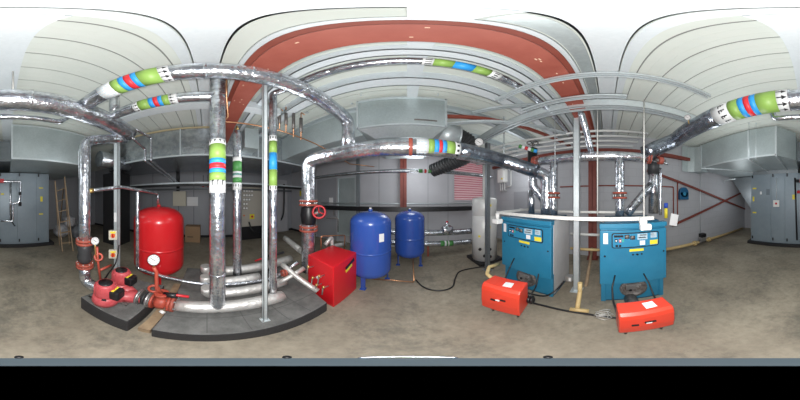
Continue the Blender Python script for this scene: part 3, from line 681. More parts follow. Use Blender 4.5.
sp=[V(.55,2.3,EYE+1.38),V(.95,2.3,EYE+1.34)]
o=MB().cyl(sp[0],sp[1],.24,'galv',32).build('duct_spigot',**T('short round galvanised duct spigot beside the big square duct','duct'))
MB().turn(sp[1]-V(.02,0,0),(1,0,0),[(.24,0),(.252,.004),(.252,.03),(.24,.034)],'galv').build('joint_ring',o)
# flexible corrugated duct
pts=[V(.95,2.3,EYE+1.34),V(1.20,2.3,EYE+1.2),V(1.22,2.5,EYE+1.0),V(.95,2.8,EYE+.86),V(.62,3.1,EYE+.74)]
m=MB(); fine=[]
for i in range(len(pts)-1):
    p0=pts[max(i-1,0)];p1_=pts[i];p2_=pts[i+1];p3_=pts[min(i+2,len(pts)-1)]
    for k in range(14):
        t=k/14; fine.append(.5*((2*p1_)+(-p0+p2_)*t+(2*p0-5*p1_+4*p2_-p3_)*t*t+(-p0+3*p1_-3*p2_+p3_)*t**3))
fine.append(pts[-1]); R=[]; u=V(0,0,1)
for i,p in enumerate(fine):
    t=(fine[min(i+1,len(fine)-1)]-fine[max(i-1,0)]).normalized(); u=(u-t*u.dot(t)).normalized(); w=t.cross(u); r=.22*(1-.25*i/len(fine))*(1.0 if i%2 else .9)
    R.append([p+(u*cos(2*pi*k/28)+w*sin(2*pi*k/28))*r for k in range(28)])
m.rings(R,'black_rubber',True,False); m.build('flexible_duct',**T('black ribbed flexible duct drooping from the round spigot','duct'))

# hangers
def rod(p,q,label,r=.006,mt='galv',group=None,name='hanger_rod'): 
    return MB().cyl(p,q,r,mt,8).cyl(Vector(q)-V(0,0,.02),q,r*2.5,mt,8).build(name,**T(label,'rod',group))
a=P(13,75,1.17); rod((a.x,yA-.0,zA+.1),(a.x,yA,ZC),'thin rod holding the fattest overhead pipe beside the air handling unit',.01,'white_paint')
for px,l in ((749,'thin hanger rod below the banded pipe, next to the square duct joint'),(756,'thin hanger rod below the banded pipe, on the pump side')): 
    p=P(px,128,2.75); rod((p.x,p.y,EYE+.9),(p.x,p.y,ZC),l)
for px,py0,hd,l,r,mt in ((555,170,2.05,'thin threaded rod hanging in front of the flanged drop pipe',.007,'galv'),(597.5,215,1.75,'white cord hanging between the boilers from the roof',.009,'white_paint'),(504,170,2.5,'thin pale rod hanging beside the white wall heater',.012,'galv'),(352,100,2.0,'thin rod hanging beside the square duct corner',.008,'galv'),(307,112,2.3,'thin hanger rod above the big pipe elbow',.012,'galv')):
    p=P(px,py0,hd); rod((p.x,p.y,p.z),(p.x,p.y,ZC),l,r,mt)
for px,hd,l in ((361,1.7,'small hook on the purlin over the duct corner'),(438,1.7,'small hook on the purlin over the duct, spigot side')):
    p=P(px,95,hd); rod((p.x,p.y,p.z-.02),(p.x,p.y,p.z+.12),l,.008)

# cable tray rails
MB().box((Xat(322,YF-.25),YF-.3,EYE-.36),(Xat(473,YF-.25),YF-.02,EYE-.22),'black').build('cable_tray',**T('long black cable tray low along the panelled wall behind the blue vessels','tray'))
MB().tube([(Xat(322,YF-.1),YF-.12,EYE-.12),(Xat(473,YF-.1),YF-.12,EYE-.12)],.025,'galv',0,12).build('conduit',**T('thin grey conduit running just above the black cable tray','conduit'))
MB().box((-4.4,YB+1,EYE+.48),(-4.2,YF-.3,EYE+.58),'black').box((-4.2,YB+1,EYE+.55),(-4.19,YF-.3,EYE+.60),'galv').build('cable_tray',**T('dark cable tray high along the dark side wall','tray'))
MB().tube([(-4.6,-3,EYE+.40),(-4.6,3.6,EYE+.40)],.03,'galv_dark',0,12).build('conduit',**T('grey conduit under the tray on the dark side wall','conduit'))

# ================================================================ PLINTHS
m=MB().prism([(-.785,-.37),(-.79,1.09),(-1.5,1.35),(-2.35,1.6),(-2.35,-.37)],.0,.2,'slab_top','slab_side')
o=m.build('concrete_plinth',bevel=.012,**T('dark paved slab on the floor carrying the foil risers','plinth'))
m=MB()
for x,y0,y1 in ((-1.05,-.37,1.18),(-1.6,-.37,1.38)): m.box((x-.003,y0+.02,.2),(x+.003,y1-.02,.2015),'slab_seam')
for y in (.0,.3,.62,.86): m.box((-1.6,y-.003,.2),(-.81,y+.003,.2015),'slab_seam')
m.build('slab_joints',o)
m=MB().prism([(-.77,-.557),(-.77,-1.18),(-1.6,-1.18),(-1.6,-.557)],0,.26,'slab_top','slab_side')
m.build('concrete_plinth',bevel=.012,**T('smaller dark block on the floor under the twin pink pumps','plinth'))
for i,(px,py) in enumerate(((152,301),)):
    MB().prism([(-.83,-.40),(-1.9,-.40),(-1.9,-.50),(-.83,-.50)],0,.09,'wood').build('timber_batten',**T('strip of timber lying between the two dark plinths','timber'))

# ================================================================ VESSELS
def vessel(px,hd,r,ztop,zbot,mt,label,legs=3,a0=0.):
    c=P(px,200,hd); c.z=0; t=thing('expansion_vessel',c,label,'vessel')
    H=ztop-zbot; k=.19*r/.35; prof=[(.0,0)]
    for i in range(1,9): a=pi/2*i/8; prof.append((r*sin(a)**.85,k*(1-cos(a))))
    n=len(prof); mid=H*.46
    prof+=[(r,k+.01),(r,mid-.03),(r,mid-.012),(r*1.01,mid-.008),(r*1.01,mid+.008),(r,mid+.012),(r,mid+.03),(r,H-k-.01)]
    for i in range(0,9): a=pi/2*i/8; prof.append((r*cos(a)**.85 if i<8 else 0,H-k+k*sin(a)))
    MB().turn(c+V(0,0,zbot),(0,0,1),prof,mt,48).build('tank',t)
    MB().cyl(c+V(0,0,ztop-.01),c+V(0,0,ztop+.035),.035,mt).cyl(c+V(0,0,ztop+.03),c+V(0,0,ztop+.06),.02,'white_plastic' if mt!='red_gloss' else 'brass').build('top_fitting',t)
    f=(EYEP-c); f.z=0; f.normalize(); base=atan2(f.y,f.x)+a0
    for i in range(legs):
        a=base+2*pi*i/legs; d=V(cos(a),sin(a),0); b=c+d*(r*.84)
        m=MB().beam(b+V(0,0,.0),b+V(0,0,zbot+k*.75),.012,.075,mt,up=d.cross(V(0,0,1))).box(b+V(-.045,-.045,0),b+V(.045,.045,.008),mt); m.build('leg',t)
    return t,c,f
t,c,f=vessel(370.5,2.18,.352,EYE-.19,.17,'blue_vessel','blue floor-standing expansion vessel beside the red box, with a white label',a0=rad(-22))
def plate(c,f,r,dx,z,w,h,mt,parent,name,lab=None,dz=.004):
    s=V(-f.y,f.x,0); ang=dx/r; n=6; m=MB(); lo=[];hi=[]
    vs=[]
    for k in range(n+1):
        a=ang+(k/n-.5)*w/r; d=f*cos(a)+s*sin(a)
        vs.append((m.bm.verts.new(Vector(c)+d*(r+dz)+V(0,0,z)),m.bm.verts.new(Vector(c)+d*(r+dz)+V(0,0,z+h))))
    for k in range(n): m.face([vs[k][0],vs[k+1][0],vs[k+1][1],vs[k][1]],mt,True)
    d={'label':lab} if lab else {}
    return m.build(name,parent,**d)
plate(c,f,.352,.17,EYE-.64,.085,.13,'paper',t,'label_plate','white paper label')
t,c,f=vessel(409.8,2.98,.348,EYE-.25,.20,'blue_vessel','blue floor-standing expansion vessel farther back, in front of the dark red column',a0=rad(55))
t,c,f=vessel(158.8,2.38,.465,EYE-.12,.13,'red_gloss','big round-topped red expansion vessel behind the pumps')
# pipe from vessels on the floor
MB().tube([F(372,279,.04),F(392,280,.04),F(414,282,.04)],.012,'copper',0,10).tube([F(413,252,.3),F(413,262,.2),F(414,281,.04)],.012,'copper',.03,10).build('copper_pipe',**T('copper pipe on the floor linking the feet of the blue vessels','pipe'))
def hose(pts,r,label,mt='black',name='hose',cat='hose'):
    pts=[Vector(p) for p in pts]; fine=[]
    for i in range(len(pts)-1):
        p0=pts[max(i-1,0)];a=pts[i];b=pts[i+1];p3=pts[min(i+2,len(pts)-1)]
        for k in range(8):
            t=k/8; fine.append(.5*((2*a)+(-p0+b)*t+(2*p0-5*a+4*b-p3)*t*t+(-p0+3*a-3*b+p3)*t**3))
    fine.append(pts[-1])
    return MB().tube(fine,r,mt,0,10).build(name,**T(label,cat))
hose([F(x,y,.015) for x,y in ((416,280),(422,286),(432,290),(445,290),(453,286),(455,279),(459,272),(468,269),(482,267),(494,268))],.014,'black hose snaking over the floor from the blue vessels to the boiler')
hose([F(x,y,.015) for x,y in ((520,297),(530,302),(545,306),(562,310),(580,313),(600,316),(616,318))],.016,'black cable lying on the floor in front of both boilers',name='cable',cat='cable')

# red box
near=F(334,307,0); 
a=az(334)
def FZ(px,py,z): return F(px,py,z)
c0=F(333.5,307.5); c1=F(308,291.5); c2=F(356.5,288.5); c3=c1+(c2-c0)
zt=c0.length*0+EYE+Vector((c0.x,c0.y)).length*tan(el(267.5))
t=thing('burner_box',(c0+c3)/2,'bright red metal box on the floor between the slab and the blue vessel','box')
MB().hexa([c0,c2,c3,c1],[p+V(0,0,zt) for p in (c0,c2,c3,c1)],'red_box').build('casing',t,bevel=.01)
m=MB(); e=(c2-c0); n=V(e.y,-e.x,0).normalized(); n=n if n.dot(EYEP-c0)>0 else -n
q=[c0+e*.45+n*.004+V(0,0,zt*.78),c0+e*.85+n*.004+V(0,0,zt*.86)]
m.beam(q[0]+V(0,0,.02),q[1]+V(0,0,.02),.006,.05,'black').beam(q[0]+V(0,0,-.03)+n*.002,q[0].lerp(q[1],.7)+V(0,0,-.025)+n*.002,.006,.045,'yellow'); build_each(m,'label_strip',t)
e=(c1-c0); n=V(-e.y,e.x,0).normalized(); n=n if n.dot(EYEP-c0)>0 else -n
m=MB()
for s_,z in ((.15,.55),(.3,.75),(.55,.62),(.75,.8),(.4,.5)):
    b=c0+e*s_+V(0,0,zt*z); m.tube([b,b+n*.09,b+n*.1+V(0,0,-.12)],.009,'steel',.02,10).cyl(b+n*.08-V(0,0,.01),b+n*.08+V(0,0,.03),.016,'brass')
build_each(m,'pipe_fitting',t)
MB().cyl(c0+e*.45+n*.001+V(0,0,zt*.66),c0+e*.45+n*.05+V(0,0,zt*.66),.022,'white_plastic').build('white_knob',t)
MB().box(c3+V(-.3,.05,0),c3+V(.0,.3,.5),'black').box(c3+V(-.26,.04,.4),c3+V(-.14,.05,.45),'yellow').build('motor_unit',**T('black motor unit with a yellow sticker behind the red box','motor'))

# ================================================================ PUMPS
c=V(-.93,-1.33,0)
rise=[(-.93,-1.33,EYE-.97),(-.93,-1.33,.40),(-.98,-1.05,.42),(-.98,-.95,.42)]
o=MB().tube([(-.93,-1.33,EYE-.90),(-.93,-1.33,.38),(-.98,-.98,.40)],.075,'foil',.14,24,.02).build('insulated_pipe',**T('foil-lagged elbow feeding the pumps below the black rubber joint','pipe'))
flange(o,(-.93,-1.33,EYE-.90),(0,0,1),.115,gap=.012)
o=MB().turn((-.93,-1.33,EYE-.86),(0,0,1),[(.07,0),(.09,.03),(.10,.09),(.085,.15),(.10,.21),(.085,.27),(.07,.3)],'black_rubber').build('expansion_joint',**T('black rubber expansion joint with red flanges under the tall riser','joint'))
flange(o,(-.93,-1.33,EYE-.545),(0,0,1),.115,gap=.012)
t=thing('twin_pump',(-1.1,-.85,.26),'pink-red twin-head circulating pump with black terminal boxes','pump')
def head(c,k):
    c=Vector(c)
    m=MB().turn(c,(0,0,1),[(.112,0),(.12,.02),(.116,.13),(.105,.175),(.095,.19),(0,.19)],'pump_pink')
    for q in range(16): a=2*pi*q/16; m.beam(c+V(cos(a),sin(a),0)*.112+V(0,0,.03),c+V(cos(a),sin(a),0)*.108+V(0,0,.165),.008,.022,'pump_pink',up=V(cos(a),sin(a),0))
    h=m.build('motor_head',t)
    MB().turn(c+V(0,0,.187),(0,0,1),[(0,0),(.075,0),(.075,.011),(.03,.011),(.02,.018),(0,.018)],'black').build('fan_cap',h)
    f=(EYEP-c); f.z=0; f.normalize(); s=V(f.y,-f.x,0)
    if s.dot(V(cos(az(110)),-sin(az(110)),0))<0: s=-s
    d=(f*.62+s*.78).normalized()
    b=c+d*.13+V(0,0,.075)
    tb=MB().beam(b-d*.05,b+d*.06,.14,.13,'black').build('terminal_box',h,bevel=.02)
    b2=b+V(0,0,.066); MB().beam(b2-d*.03,b2+d*.0,.11,.004,'yellow').build('warning_sticker',h)
head((-.90,-.92,.43),0); head((-1.22,-.97,.45),1)
m=MB().tube([(-.93,-1.05,.36),(-.92,-.92,.34),(-1.06,-.82,.34),(-1.14,-.66,.34)],.085,'pump_pink',.06,24).tube([(-1.22,-.95,.36),(-1.14,-.78,.34)],.09,'pump_pink')
m.turn((-.90,-.92,.27),(0,0,1),[(.08,0),(.13,.02),(.145,.08),(.125,.17)],'pump_pink').turn((-1.22,-.97,.27),(0,0,1),[(.08,0),(.12,.02),(.135,.10),(.12,.18)],'pump_pink').build('volute',t)
MB().box((-1.2,-.80,.26),(-.98,-.72,.29),'steel_dark').build('foot_plate',t)
MB().tube([(-.80,-.82,.45),(-.80,-.95,.38),(-.83,-1.1,.30)],.014,'black',.03,10).build('cable',t)
m=MB().tube([(-1.14,-.68,.34),(-1.15,-.50,.34)],.062,'black_rubber',0,24)
for y,mm,rr in ((-.665,'steel',.115),(-.645,'steel_dark',.108),(-.60,'black_rubber',.09),(-.555,'steel',.115),(-.535,'steel_dark',.105)): m.cyl((-1.145,y-.011,.34),(-1.145,y+.011,.34),rr,mm)
m.build('rubber_coupling',**T('short rubber coupling between steel rings after the twin pump','coupling'))
# red valve train
z=.33; x=-1.155
t=thing('valve_train',(x,-.42,.2),'red oxide valve assembly with flanges between the pump and the slab pipe','valve')
m=MB().tube([(x,-.52,z),(x,-.33,z)],.065,'red_valve',0,20)
for y in (-.515,-.345): m.cyl((x,y-.015,z),(x,y+.015,z),.11,'red_valve')
m.turn((x,-.49,z),(0,1,0),[(.07,0),(.10,.03),(.095,.09),(.07,.13)],'red_valve').cyl((x,-.43,z),(x,-.43,z+.16),.05,'red_valve').cyl((x,-.43,z+.14),(x,-.43,z+.17),.075,'red_valve').build('body',t)
MB().cyl((x,-.325,z),(x,-.295,z),.115,'flange_red').build('flange',t)
for k in range(6):
    a=2*pi*k/6; MB().cyl((x+.095*cos(a),-.37,z+.095*sin(a)),(x+.095*cos(a),-.27,z+.095*sin(a)),.009,'steel',8).build('bolt',t)
MB().cyl((x+.11,-.40,z-.06),(x+.13,-.36,z-.065),.02,'white_plastic').build('white_cap',t)
g=P(153.7,260,1.22)
MB().tube([(x,-.43,z+.17),(x+.03,-.47,z+.25),(g.x-.02,g.y+.02,g.z-.16),(g.x,g.y,g.z-.09)],.02,'red_valve',.03,12).torus((x+.03,-.5,z+.24),(1,.35,0),.05,.014,'red_valve').build('siphon_loop',t)
MB().tube([(x+.02,-.40,z+.16),(x+.02,-.30,z+.19),(x+.03,-.16,z+.19)],.017,'handle_red',.02,10).build('lever_handle',t)
MB().cyl((x,-.40,z+.15),(x+.02,-.27,z+.18),.036,'black').build('valve_motor',t)
dial(g,EYEP,.062,'large white dial gauge in front of the red vessel',[g-V(0,0,.09)])
c=P(95,241,1.42); dial(c,EYEP,.048,'white dial gauge beside the rubber joint of the tall riser',[c-V(0,0,.07),P(96,262,1.42)])
m=MB().tube([P(97,247,1.42),P(98,262,1.44),P(101,283,1.46)],.014,'red_valve',.02,12).torus(P(98.5,257,1.42),EYEP-P(98.5,257,1.42),.042,.013,'red_valve').tube([P(100,270,1.45),P(111,265,1.6)],.016,'red_valve',0,12)
m.build('gauge_siphon',**T('red looped gauge siphon beside the tall riser foot','pipe'))
# isolator switches on the post
for i,(py,l) in enumerate(((235,'upper cream isolator switch with an orange knob on the post'),(254,'lower cream isolator switch with an orange knob on the post'))):
    b=PSTP.copy(); b.z=EYE+1.95*tan(el(py)); f=(EYEP-b); f.z=0; f.normalize(); s=V(-f.y,f.x,0); b=b+f*.09-s*.07*(-1 if s.dot(V(sin(az(113)),cos(az(113)),0))<0 else 1)
    p=P(113,py,1.93); t=thing('isolator_switch',(p.x,p.y,p.z-.07),l,'switch')
    MB().beam(p-f*.04,p+f*.03,.13,.15,'cream').build('housing',t,bevel=.01)
    MB().cyl(p+f*.03,p+f*.055,.035,'orange',16).beam(p+f*.055-V(0,0,.03),p+f*.055+V(0,0,.03),.015,.02,'handle_red').build('rotary_knob',t)
    MB().beam(p+f*.032+V(0,0,.05)-s*.04,p+f*.032+V(0,0,.05)+s*.04,.03,.002,'yellow',up=f).build('sticker',t)
hose([P(119,245,1.95),P(116,262,1.85),P(108,274,1.6),P(103,282,1.4)],.011,'black cable drooping from the isolator switches to the pump',name='cable',cat='cable')
MB().box(PSTP+V(.0,.0,0)+V(.04,-.02,1.25-PSTP.z),PSTP+V(.05,.02,1.4-PSTP.z),'paper').build('paper_tag',PST)

# ================================================================ BOILERS
def quadtext(m,o,sx,sz,rects):
    for (a,b,c,d,mn,th) in rects:
        m.box((o[0]-th,o[1]-a,o[2]-b),(o[0],o[1]-c,o[2]-d),mn)
def boiler(x0,yc,w,depth,ztop,label,paper):
    y0,y1=yc-w/2,yc+w/2
    t=thing('boiler',(x0+depth/2,yc,0),label,'boiler')
    MB().box((x0+.115,y0+.015,.02),(x0+depth,y1-.015,ztop-.02),'boiler_grey').box((x0+.09,y0+.01,0),(x0+depth,y1-.01,.03),'boiler_blue_dark').build('casing',t,bevel=.006)
    m=MB(); m.box((x0+.04,y0,.43),(x0+.075,y1,ztop),'boiler_blue'); m.box((x0,y0,.43),(x0+.055,y1,ztop-.085),'boiler_blue'); m.box((x0-.012,y0-.004,ztop-.06),(x0+.10,y1+.004,ztop),'boiler_blue')
    fp=m.build('front_panel',t,bevel=.008)
    m=MB(); m.box((x0+.09,y0+.01,.01),(x0+.115,y1-.01,.47),'boiler_blue'); m.box((x0+.07,y0+.01,0),(x0+.10,y0+.07,.45),'boiler_blue').box((x0+.07,y1-.07,0),(x0+.10,y1-.01,.45),'boiler_blue').build('lower_panel',t,bevel=.005)
    MB().box((x0+.14,y0+.05,ztop-.02),(x0+depth-.04,y1-.05,ztop+.005),'boiler_blue_dark').build('top_plate',t)
    # console : black outline, blue field, controls. a runs from the y1 side (photo left) to y0
    def R(m,a0,a1,z0,z1,mn,d): m.box((x0-d,y1-a0*w,z0),(x0-d+.006,y1-a1*w,z1),mn)
    zc1=ztop-.115; zc0=ztop-.315
    def rr(m,a0,a1,z0,z1,mn,d,r=.03):
        ys=(y1-a1*w,y1-a0*w); pts=[]
        for cx,cz,s in ((ys[1]-r,z1-r,0),(ys[0]+r,z1-r,1),(ys[0]+r,z0+r,2),(ys[1]-r,z0+r,3)):
            for k in range(5): a=pi/2*(s+k/4); pts.append((cx+r*cos(a),cz+r*sin(a)))
        a=[m.bm.verts.new((x0-d,p,q)) for p,q in pts]; b=[m.bm.verts.new((x0+.002,p,q)) for p,q in pts]
        m.face(a,mn); 
        for i in range(len(a)): m.face([a[i],a[(i+1)%len(a)],b[(i+1)%len(b)],b[i]],mn)
    m=MB(); rr(m,.165,.87,zc0,zc1,'black',.004); rr(m,.18,.855,zc0+.013,zc1-.013,'boiler_console',.006,.022)
    con=m.build('console',t)
    m=MB()
    H=zc1-zc0
    for a0,a1,b0,b1,mn in ((.20,.33,.73,.86,'black'),(.35,.42,.62,.88,'black'),(.43,.50,.55,.80,'black'),(.21,.25,.42,.62,'black'),(.27,.30,.40,.62,'handle_red'),(.31,.34,.42,.60,'band_teal'),(.22,.255,.10,.24,'black'),(.27,.30,.10,.24,'black'),
        (.535,.685,.52,.90,'faint_blue'),(.55,.66,.62,.68,'white_plastic'),(.57,.67,.78,.84,'white_plastic'),(.57,.65,.15,.45,'paper'),(.735,.83,.58,.92,'faint_blue'),(.735,.79,.80,.84,'white_plastic'),(.75,.81,.68,.71,'white_plastic'),(.725,.845,.12,.42,'yellow')):
        R(m,a0,a1,zc0+b0*H,zc0+b1*H,mn,.009)
    for a,b in ((.385,.75),(.465,.68)): m.turn((x0-.009,y1-a*w,zc0+b*H),(-1,0,0),[(.026,0),(.026,.004),(0,.005)],'steel_dark',20)
    for a,b in ((.23,.52),(.285,.52)): m.cyl((x0-.006,y1-a*w,zc0+b*H),(x0-.02,y1-a*w,zc0+b*H),.009,'white_plastic',12)
    build_each(m,'control',con)
    m=MB(); R(m,.42,.63,zc0-.055,zc0-.02,'yellow',.003); m.build('yellow_label',fp)
    m=MB(); R(m,.05,.115,zc1-.14,zc1,'paper',.003); m.build('data_plate',fp)
    m=MB().turn((x0+.09,yc,.27),(-1,0,0),[(.175,0),(.18,.01),(.175,.035),(.13,.04),(.12,.02),(0,.02)],'steel_dark',32)
    fl=m.build('burner_ring',t)
    MB().box((x0+.03,yc-.09,.27),(x0+.07,yc+.10,.37),'steel').cyl((x0+.03,yc-.05,.31),(x0+.01,yc-.05,.31),.03,'steel_dark',16).cyl((x0+.03,yc+.05,.27),(x0+.015,yc+.05,.27),.022,'black',16).build('cover_plate',fl,bevel=.008)
    m=MB()
    for a,z in ((.47,zc0-.10),(.53,zc0-.10),(.54,zc0-.105),(.60,zc0-.10),(.07,zc0-.11),(.95,zc0-.10)): m.cyl((x0+.004,y1-a*w,z),(x0-.006,y1-a*w,z),.012,'black',12)
    build_each(m,'screw',fp)
    return t
boiler(1.45,1.125,.89,.82,EYE-.275,'blue-fronted boiler nearer the window, its pale grey side showing','x')
boiler(1.50,-.335,.84,.82,EYE-.285,'blue-fronted boiler nearer the air handling unit, seen square on','y')
def burner(pl,pr,zb,zt,depth,label,boiler_x,slots):
    """pl, pr: left and right ends of the near face on plan"""
    pl=Vector((pl[0],pl[1],0)); pr=Vector((pr[0],pr[1],0)); e=(pr-pl); W=e.length; e.normalize(); n=V(-e.y,e.x,0)
    if n.dot(pl)<0: n=-n          # n points away from the camera, to the boiler
    t=thing('burner',(pl+pr)/2+n*depth/2+V(0,0,zb),label,'burner')
    def Q(a,d,z): return pl+e*(a*W)+n*d+V(0,0,z)
    H=zt-zb; m=MB(); prof=[(0.0,0),(-.012,.35*H),(-.01,.80*H),(.0,.93*H),(.03,H),(depth,H*.97),(depth,0)]
    L_=[m.bm.verts.new(Q(0,d,zb+z)) for d,z in prof]; R_=[m.bm.verts.new(Q(1,d,zb+z)) for d,z in prof]
    m.face(L_,'red_burner'); m.face(R_[::-1],'red_burner')
    for i in range(len(prof)): m.face([L_[i],L_[(i+1)%len(prof)],R_[(i+1)%len(prof)],R_[i]],'red_burner')
    hood=m.build('hood',t,bevel=.012)
    m=MB()
    for a0,a1,z in slots: m.beam(Q(a0,-.018,zb+z*H),Q(a1,-.018,zb+z*H),.012,.02,'black')
    build_each(m,'slot',hood)
    m=MB(); m.beam(Q(.44,-.022,zb+.56*H),Q(.54,-.022,zb+.56*H),.012,.016,'paper'); m.build('name_badge',hood)
    m=MB().beam(Q(.62,.06,zt+.001),Q(.60,.15,zt-.002),.09,.004,'paper'); m.build('paper_note',hood)
    MB().cyl(Q(.5,depth-.02,.20),Q(.5,depth+.42,.20),.075,'steel_dark',28).build('blast_tube',t)
    MB().beam(Q(.5,depth-.0,zb+.40*H),Q(.5,depth+.07,zb+.40*H),W*.85,H*.6,'black').build('fan_housing',t,bevel=.015)
    MB().tube([Q(1,depth,zb+.25*H),Q(1.12,depth-.02,zb+.3*H)],.05,'black').cyl(Q(1.1,depth-.02,zb+.3*H),Q(1.15,depth-.02,zb+.3*H),.06,'black').build('pump_motor',t)
    for a in (.04,1.0): MB().tube([Q(a,depth+.02,zb+.3*H),Q(a*1.12-.06,depth+.25,zb+.35*H),Q(a*1.12-.06,depth+.40,zb+.7*H),Q(a*.9+.05,depth+.5,zb+1.1*H)],.010,'black',.12,10).build('cable',t)
    for a in (.15,.85): MB().cyl(Q(a,depth*.5,0),Q(a,depth*.5,zb+.01),.012,'steel_dark',12).build('support_leg',t)
    return t
burner((.715,1.075),(.842,.69),.19,.62,.24,'red box-shaped burner in front of the boiler nearer the window',1.45,[(.3,.42,.52),(.55,.68,.6)])
burner((.807,-.075),(.815,-.475),.20,.555,.20,'red box-shaped burner in front of the boiler seen square on',1.5,[(.2,.32,.5),(.42,.62,.58)])
# white rail along boiler tops
zw=EYE-.205; xw=1.36
o=MB().beam((xw,Yat(497,xw),zw),(xw,-.52,zw),.035,.04,'white_paint').beam((xw,1.58,zw),(2.35,1.62,zw),.04,.04,'white_paint').build('pipe_rail',**T('long white rail running along the front top edge of both boilers','rail'))
MB().beam((2.3,Yat(520,2.3),EYE-.22),(2.3,-.7,EYE-.22),.04,.04,'white_paint').build('pipe_rail',**T('white rail running behind the tops of both boilers','rail'))
p=P(497.5,219,1.95); t=thing('junction_box',(p.x,p.y,p.z-.07),'small white box at the window end of the white rail','box')
MB().box(p+V(-.06,-.06,-.07),p+V(.06,.06,.0),'white_plastic').build('housing',t,bevel=.01); MB().cyl(p,p+V(0,0,.09),.03,'white_plastic').build('cap',t)
p=P(644,224,1.36); t=thing('plug_socket',(p.x,p.y,p.z-.06),'white plug and socket hanging on a cord in front of the boiler','socket')
MB().box(p+V(-.04,-.075,-.065),p+V(.03,.045,.0),'white_plastic').build('housing',t,bevel=.008); MB().box(p+V(-.03,-.03,.0),p+V(.03,.05,.075),'white_plastic').build('plug',t,bevel=.01)
MB().cyl(p+V(0,0,.07),(p.x,p.y,zs),.008,'white_paint',10).build('cord',t)
p=P(673,220,2.2); MB().beam(p+V(0,.0,-.10),p+V(.02,-.05,.10),.012,.15,'paper',up=V(0,1,0)).build('paper_card',**T('tilted white card hanging beside the boiler near the side wall','card'))
MB().cyl(P(666,218,2.25),P(666,207,2.25),.03,'yellow').cyl(P(666,208,2.25),P(666,203,2.25),.035,'blue_handle').build('valve',**T('small valve with a blue cap and yellow body beside the fat dark flue','valve'))
# gas fittings by the boilers
MB().tube([F(580,300,.1)+V(0,0,.36),F(580,300,.1)+V(0,0,.2),F(578,304,.12),F(577.5,309,.06)],.028,'gas_yellow',.05,14).tube([F(570,309,.05),F(589,311,.05)],.03,'gas_yellow').build('gas_fitting',**T('yellow gas pipe tee standing on the floor between the boilers','pipe'))
MB().tube([P(499,264,1.9),P(489,267,1.75),P(487,274,1.6),P(493,279,1.5)],.026,'gas_yellow',.05,14).build('gas_fitting',**T('bent yellow gas pipe leading into the burner nearer the window','pipe'))
a=P(590,262,2.6); MB().tube([P(583,300,1.75),P(592,248,2.9)],.03,'wood',0,14).build('timber_batten',**T('brown pole leaning up between the two boilers','pole'))
p=P(569.5,278,1.75); MB().box(p+V(-.04,-.04,-.05),p+V(.04,.05,.05),'steel').box(p+V(-.045,-.03,-.03),p+V(-.04,.0,.03),'white_plastic').build('junction_box',**T('small metal junction box fixed to the post between the boilers','box'))
hose([P(564,281,1.7),P(556,290,1.65),P(545,296,1.55),P(528,293,1.4)],.012,'black cable from the metal junction box to the burner nearer the window',name='cable',cat='cable')
pts=[]; c=F(603,318,.03)
for k in range(30): a=k*.9; pts.append(c+V((.05+.03*sin(k*1.7))*cos(a)+.002*k,(.07+.03*cos(k*2.3))*sin(a),.01+.0025*k))
MB().tube(pts,.0045,'foil_lag',0,8).build('wire_coil',**T('loose coil of pale wire on the floor beside the square-on boiler\'s burner','wire'))
for y0_,l,z in ((235,'upper bare pipe running level between the boilers',.0),(250,'lower yellowish pipe running level between the boilers',.0)):
    MB().tube([(2.55,.75,P(590,y0_,2.55).z),(2.55,.05,P(590,y0_,2.55).z)],.03,'stainless' if y0_==235 else 'gas_yellow',0,14).build('cross_pipe',**T(l,'pipe'))

# ================================================================ WATER HEATER
c=P(484.5,200,3.2); c.z=0; r=.315
t=thing('water_heater',c,'tall pale steel water-heating cylinder beside the louvred window','water heater')
MB().turn(c+V(0,0,.08),(0,0,1),[(.0,0),(r,0),(r,1.13),(r*.985,1.135),(r*.985,1.15),(r,1.155),(r,1.52),(r*.9,1.57),(.0,1.6)],'stainless',40).build('cylinder',t)
MB().box(c+V(-.33,-.33,0),c+V(.33,.33,.07),'plinth_black').build('base_tray',t)
f=(EYEP-c); f.z=0; f.normalize()
for dx,z,w,h,mn in ((-.14,1.45,.05,.05,'yellow'),(-.12,.95,.05,.05,'yellow'),(.12,.72,.05,.05,'yellow')): plate(c,f,r,-dx,z,w,h,mn,t,'sticker')
m=MB()
for dx,z in ((.12,.42),(-.1,.42),(.0,.25),(.13,.22)):
    a=atan2(f.y,f.x)+dx/r; d=V(cos(a),sin(a),0); m.cyl(c+d*r*.98+V(0,0,z),c+d*(r+.03)+V(0,0,z),.035,'black',16)
build_each(m,'port',t)
MB().tube([c+f*(r+.05)+V(.05,0,.5),c+f*(r+.12)+V(.05,0,.62),c+f*(r+.1)+V(.06,0,1.9)],.018,'stainless',.04,12).cyl(c+f*(r+.1)+V(.05,0,.5),c+f*(r+.1)+V(.05,0,.6),.04,'brass').build('supply_pipe',t)
MB().cyl(c+V(0,0,1.66),c+V(0,0,2.5),.05,'stainless').build('flue',t)
p=PX(502.5,176,XR-.12); t=thing('wall_heater',(p.x,p.y,p.z-.25),'small white round-cornered wall heater near the room corner','heater')
MB().box(p+V(-.12,-.19,-.27),p+V(.12,.19,.27),'white_plastic').build('housing',t,bevel=.05); MB().box(p+V(-.125,-.14,-.16),p+V(-.12,-.06,-.10),'yellow').build('sticker',t)
m=MB()
for dy in (-.12,0,.12): m.tube([p+V(0,dy,-.27),p+V(0,dy,-.55),p+V(.1,dy,-.6)],.016,'stainless',.03,10)
build_each(m,'pipe_tail',t)
cu([PX(511,140,XR-.1),PX(511,186,XR-.1),PX(506,187,XR-.1)],.02,'thin pipe running down the wall beside the white wall heater','stainless')
